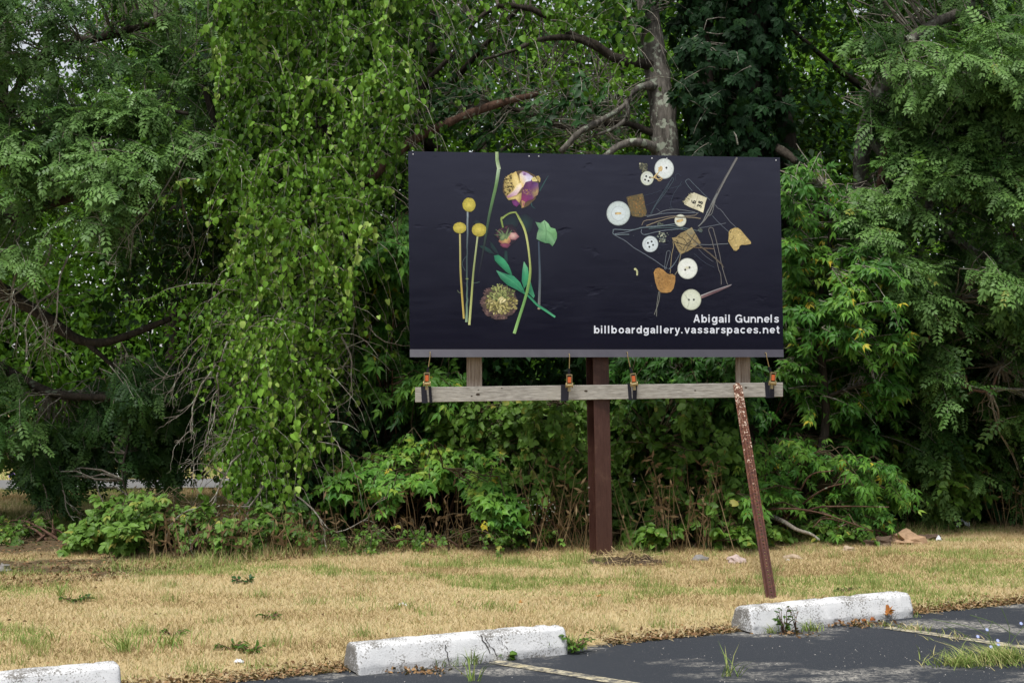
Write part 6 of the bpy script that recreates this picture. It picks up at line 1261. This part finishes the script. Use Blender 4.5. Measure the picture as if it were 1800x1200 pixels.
def rock(px, py, sx, sy, sz, label, m, seed, name='stone', cat='stone', Yoff=0, rough=.35, grp=None):
    p = gnd(px, py); z0 = float(gz(p[0], p[1])); V = []; F = []; nu, nv = 14, 9
    for j in range(nv):
        ph = math.pi * j / (nv - 1)
        for i in range(nu):
            th = 2 * math.pi * i / nu; d = np.array([math.sin(ph) * math.cos(th), math.sin(ph) * math.sin(th), math.cos(ph)]); k = 1 + rough * n3(d[0] * 1.6 + seed, d[1] * 1.6, d[2] * 1.6) * 1.6 + .12 * n3(d[0] * 5, d[1] * 5 + seed, d[2] * 5)
            V.append(d * k * (sx, sy, sz))
    for j in range(nv - 1):
        for i in range(nu): F.append((j * nu + i, j * nu + (i + 1) % nu, (j + 1) * nu + (i + 1) % nu, (j + 1) * nu + i))
    me = bpy.data.meshes.new(name); me.from_pydata([tuple(q) for q in V], [], F); me.update(); me.materials.append(m); o = bpy.data.objects.new(name, me); link(o); o.location = (p[0], p[1], z0 + sz * .35); return tag(o, label, cat, grp)
M['pinkstone'] = plain('pink_stone', (.42, .33, .30), .9, .2, 0, .35, 18, .6); M['tanstone'] = plain('tan_stone', (.36, .28, .20), .9, .2, 0, .35, 18, .6); M['greystone'] = plain('grey_stone', (.20, .19, .18), .9, .2, 0, .4, 18, .6); M['logwood'] = plain('split_wood', (.36, .24, .15), .9, .1, 0, .4, 22, .7); M['rotten'] = plain('rotten_wood', (.10, .07, .05), .95, .1, 0, .4, 22, .8); M['paper'] = plain('white_litter', (.72, .74, .78), .8, .2, 0, .15, 40, .5); M['soil'] = plain('dug_soil', (.06, .042, .03), .95, .1, 0, .5, 30, .9)
SG = 'stones in the dry grass behind the brace'
rock(1294, 990, .085, .06, .05, 'pinkish white stone in the grass left of the leaning brace', M['pinkstone'], 1, grp=SG)
rock(1230, 985, .07, .05, .035, 'grey stone half sunk in grass left of the pinkish stone', M['greystone'], 4, grp=SG)
rock(1393, 983, .075, .05, .03, 'flat tan stone right of the leaning brace', M['tanstone'], 7, grp=SG)
rock(1492, 970, .06, .045, .035, 'small tan stone right of the flat tan stone', M['tanstone'], 9, grp=SG)
rock(8, 1008, .05, .05, .05, 'pale grey stone at the left edge of the lawn', M['greystone'], 12)
rock(1592, 958, .15, .09, .085, 'chunk of split pale brown log in the weeds right of the brace', M['logwood'], 15, 'log_chunk', 'log', rough=.6)
rock(1546, 962, .12, .09, .065, 'darker rotten log chunk left of the pale split log', M['rotten'], 18, 'log_chunk', 'log', rough=.6)
rock(1632, 950, .10, .06, .05, 'dark broken end of the log at its right', M['rotten'], 25, 'log_chunk', 'log', rough=.6)
c = gnd(1441, 950); mb = MB(); c[2] = .07
for k in range(12):
    a0, a1 = k * math.pi / 6, (k + 1) * math.pi / 6; ring = lambda a_, r, y: c + np.array([math.cos(a_) * r, y, math.sin(a_) * r * .85])
    mb.prism([ring(a0, .045, -.10), ring(a1, .045, -.10), ring(a1, .070, -.10), ring(a0, .070, -.10)], [ring(a0, .045, .12), ring(a1, .045, .12), ring(a1, .070, .12), ring(a0, .070, .12)])
tag(mb.build('hollow_log', M['rotten']), 'dark hollow log end facing the lawn behind the fallen branch', 'log')
mb = MB(); Q = spline([at(1345, 903, 13.4), at(1375, 915, 13.2), at(1400, 930, 13.0), at(1425, 938, 12.9), at(1440, 948, 12.8)], 5); mb.tube(Q, np.linspace(.026, .010, len(Q)), 8); tag(mb.build('fallen_branch', M['deadwood'], smooth=True), 'bare fallen branch slanting down to the lawn right of the leaning brace', 'branch')
mb = MB(); Q = spline([at(1520, 893, 14.2), at(1545, 885, 14.2), at(1562, 882, 14.2)], 5); mb.tube(Q, np.linspace(.022, .014, len(Q)), 8); tag(mb.build('fallen_branch', M['deadwood'], smooth=True), 'short grey branch lying in the weeds above the log chunks', 'branch')
mb = MB()
for q in ([(1690, 902), (1730, 898), (1800, 900)], [(1720, 905), (1745, 890), (1770, 880)], [(1690, 896), (1715, 893), (1740, 880)], [(1780, 897), (1810, 892), (1840, 890)]):
    Q = spline([at(x, y, 15.6) for x, y in q], 5); mb.tube(Q, np.linspace(.02, .008, len(Q)), 6)
tag(mb.build('brushwood', M['bark_dark']), 'dark twiggy brushwood lying behind the white litter at the right', 'branch')['kind'] = 'stuff'
def crumple(px, py, sx, sz, label, m=None, Y=None, seed=0, z=None):
    p = gnd(px, py) if Y is None else at(px, py, Y); z0 = float(gz(p[0], p[1])) if Y is None else p[2]; nx_, ny_ = 12, 8; V = []; F = []
    for j in range(ny_):
        for i in range(nx_):
            u, v_ = i / (nx_ - 1) * 2 - 1, j / (ny_ - 1) * 2 - 1; V.append((sx * u * (1 + .2 * n3(u * 2, v_ * 2, seed)), sx * .5 * v_, max(0, sz * (1 - .6 * u * u - .6 * v_ * v_) * (.7 + 1.1 * n3(u * 3 + seed, v_ * 3, 2)) + .3 * sz * n3(u * 7, v_ * 7, seed))))
    for j in range(ny_ - 1):
        for i in range(nx_ - 1): a_ = j * nx_ + i; F.append((a_, a_ + 1, a_ + nx_ + 1, a_ + nx_))
    me = bpy.data.meshes.new('litter_paper'); me.from_pydata(V, [], F); me.update(); me.materials.append(m or M['paper']); o = bpy.data.objects.new('litter_paper', me); link(o); o.location = (p[0], p[1], z0 + .008); return tag(o, label, 'litter', 'scraps of white litter')
crumple(1690, 926, .085, .10, 'crumpled white and silver litter at the right edge of the forest', seed=3)
crumple(1650, 952, .025, .05, 'tiny white scrap of litter right of the log chunks', seed=5)
crumple(420, 1168, .028, .022, 'small white wad of paper in the lawn edge near the asphalt', seed=8)
crumple(708, 1066, .028, .02, 'little white scrap in the lawn behind the cracked wheel stop', seed=9)
crumple(195, 842, .17, .12, 'flat white litter beyond the lane behind the hanging boughs', seed=11)
crumple(316, 826, .15, .20, 'crumpled white bag beyond the lane left of the vine curtain', seed=13)
crumple(1385, 994 - 8, .016, .012, 'speck of white litter right of the flat tan stone', seed=15)
# heap of raked dry grass and soil at the post foot
hp = gnd(1100, 990); e = empty('clipping_heap', (hp[0], hp[1], .006), 'heap of dark soil and dry grass clippings at the foot of the steel post', 'heap'); V = []; F = []; nx_, ny_ = 40, 16
for j in range(ny_):
    for i in range(nx_):
        u, v_ = i / (nx_ - 1) * 2 - 1, j / (ny_ - 1) * 2 - 1; k = max(0, 1 - u * u - v_ * v_); V.append((.42 * u, .24 * v_, .085 * k * (.6 + .9 * n3(u * 3.5, v_ * 3, 4) + .5 * n3(u * 9, v_ * 8, 1)) - .01))
for j in range(ny_ - 1):
    for i in range(nx_ - 1): a_ = j * nx_ + i; F.append((a_, a_ + 1, a_ + nx_ + 1, a_ + nx_))
me = bpy.data.meshes.new('soil_mound'); me.from_pydata(V, [], F); me.update(); me.materials.append(M['soil']); link(bpy.data.objects.new('soil_mound', me), e)
k = 420; u = rng.normal(0, .45, k).clip(-1.2, 1.2); v_ = rng.normal(0, .5, k).clip(-1.1, 1.1); P = np.stack([hp[0] + .40 * u, hp[1] + .24 * v_, .012 + .07 * np.clip(1 - u * u - v_ * v_, 0, 1) + .02 * rng.random(k)], 1); A_ = rng.normal(0, 1, (k, 3)); A_[:, 2] *= .3
scatter('clippings', [(np.array([(-.02, 0, 0), (.02, 0, 0), (.012, 1, -.1), (-.012, 1, -.1)], float), [(0, 1, 2, 3)])], P, A_, np.array([0, 0, 1.]) + rng.normal(0, .3, (k, 3)), rng.uniform(.05, .14, k), rng.uniform(.0, .35, k), M['straw'], e)
mb = MB(); Q = spline([at(1040, 975, 12.5), at(1075, 985, 12.4), at(1100, 993, 12.25)], 4); mb.tube(Q, .006, 5); tag(mb.build('dry_stem', M['dry'], var=.7), 'long dry stem lying across the clipping heap', 'stem')

# ---- unseen tree row added behind the camera to darken the vinyl's lower reflection
k = 14000; P = np.stack([rng.uniform(-34, 34, k), rng.uniform(-33, -30, k), rng.uniform(0, 1, k) ** 1.1 * 7.4], 1); P[:, 2] *= .75 + .5 * fnoise(P[:, 0] * .4, P[:, 0] * 0)
A_ = rng.normal(0, 1, (k, 3)); scatter('added_treeline', T['leaflet'], P, A_, np.array([0, .5, 1]) + rng.normal(0, .5, (k, 3)), rng.uniform(.5, .9, k), rng.uniform(.2, .6, k), M['dark'], None)
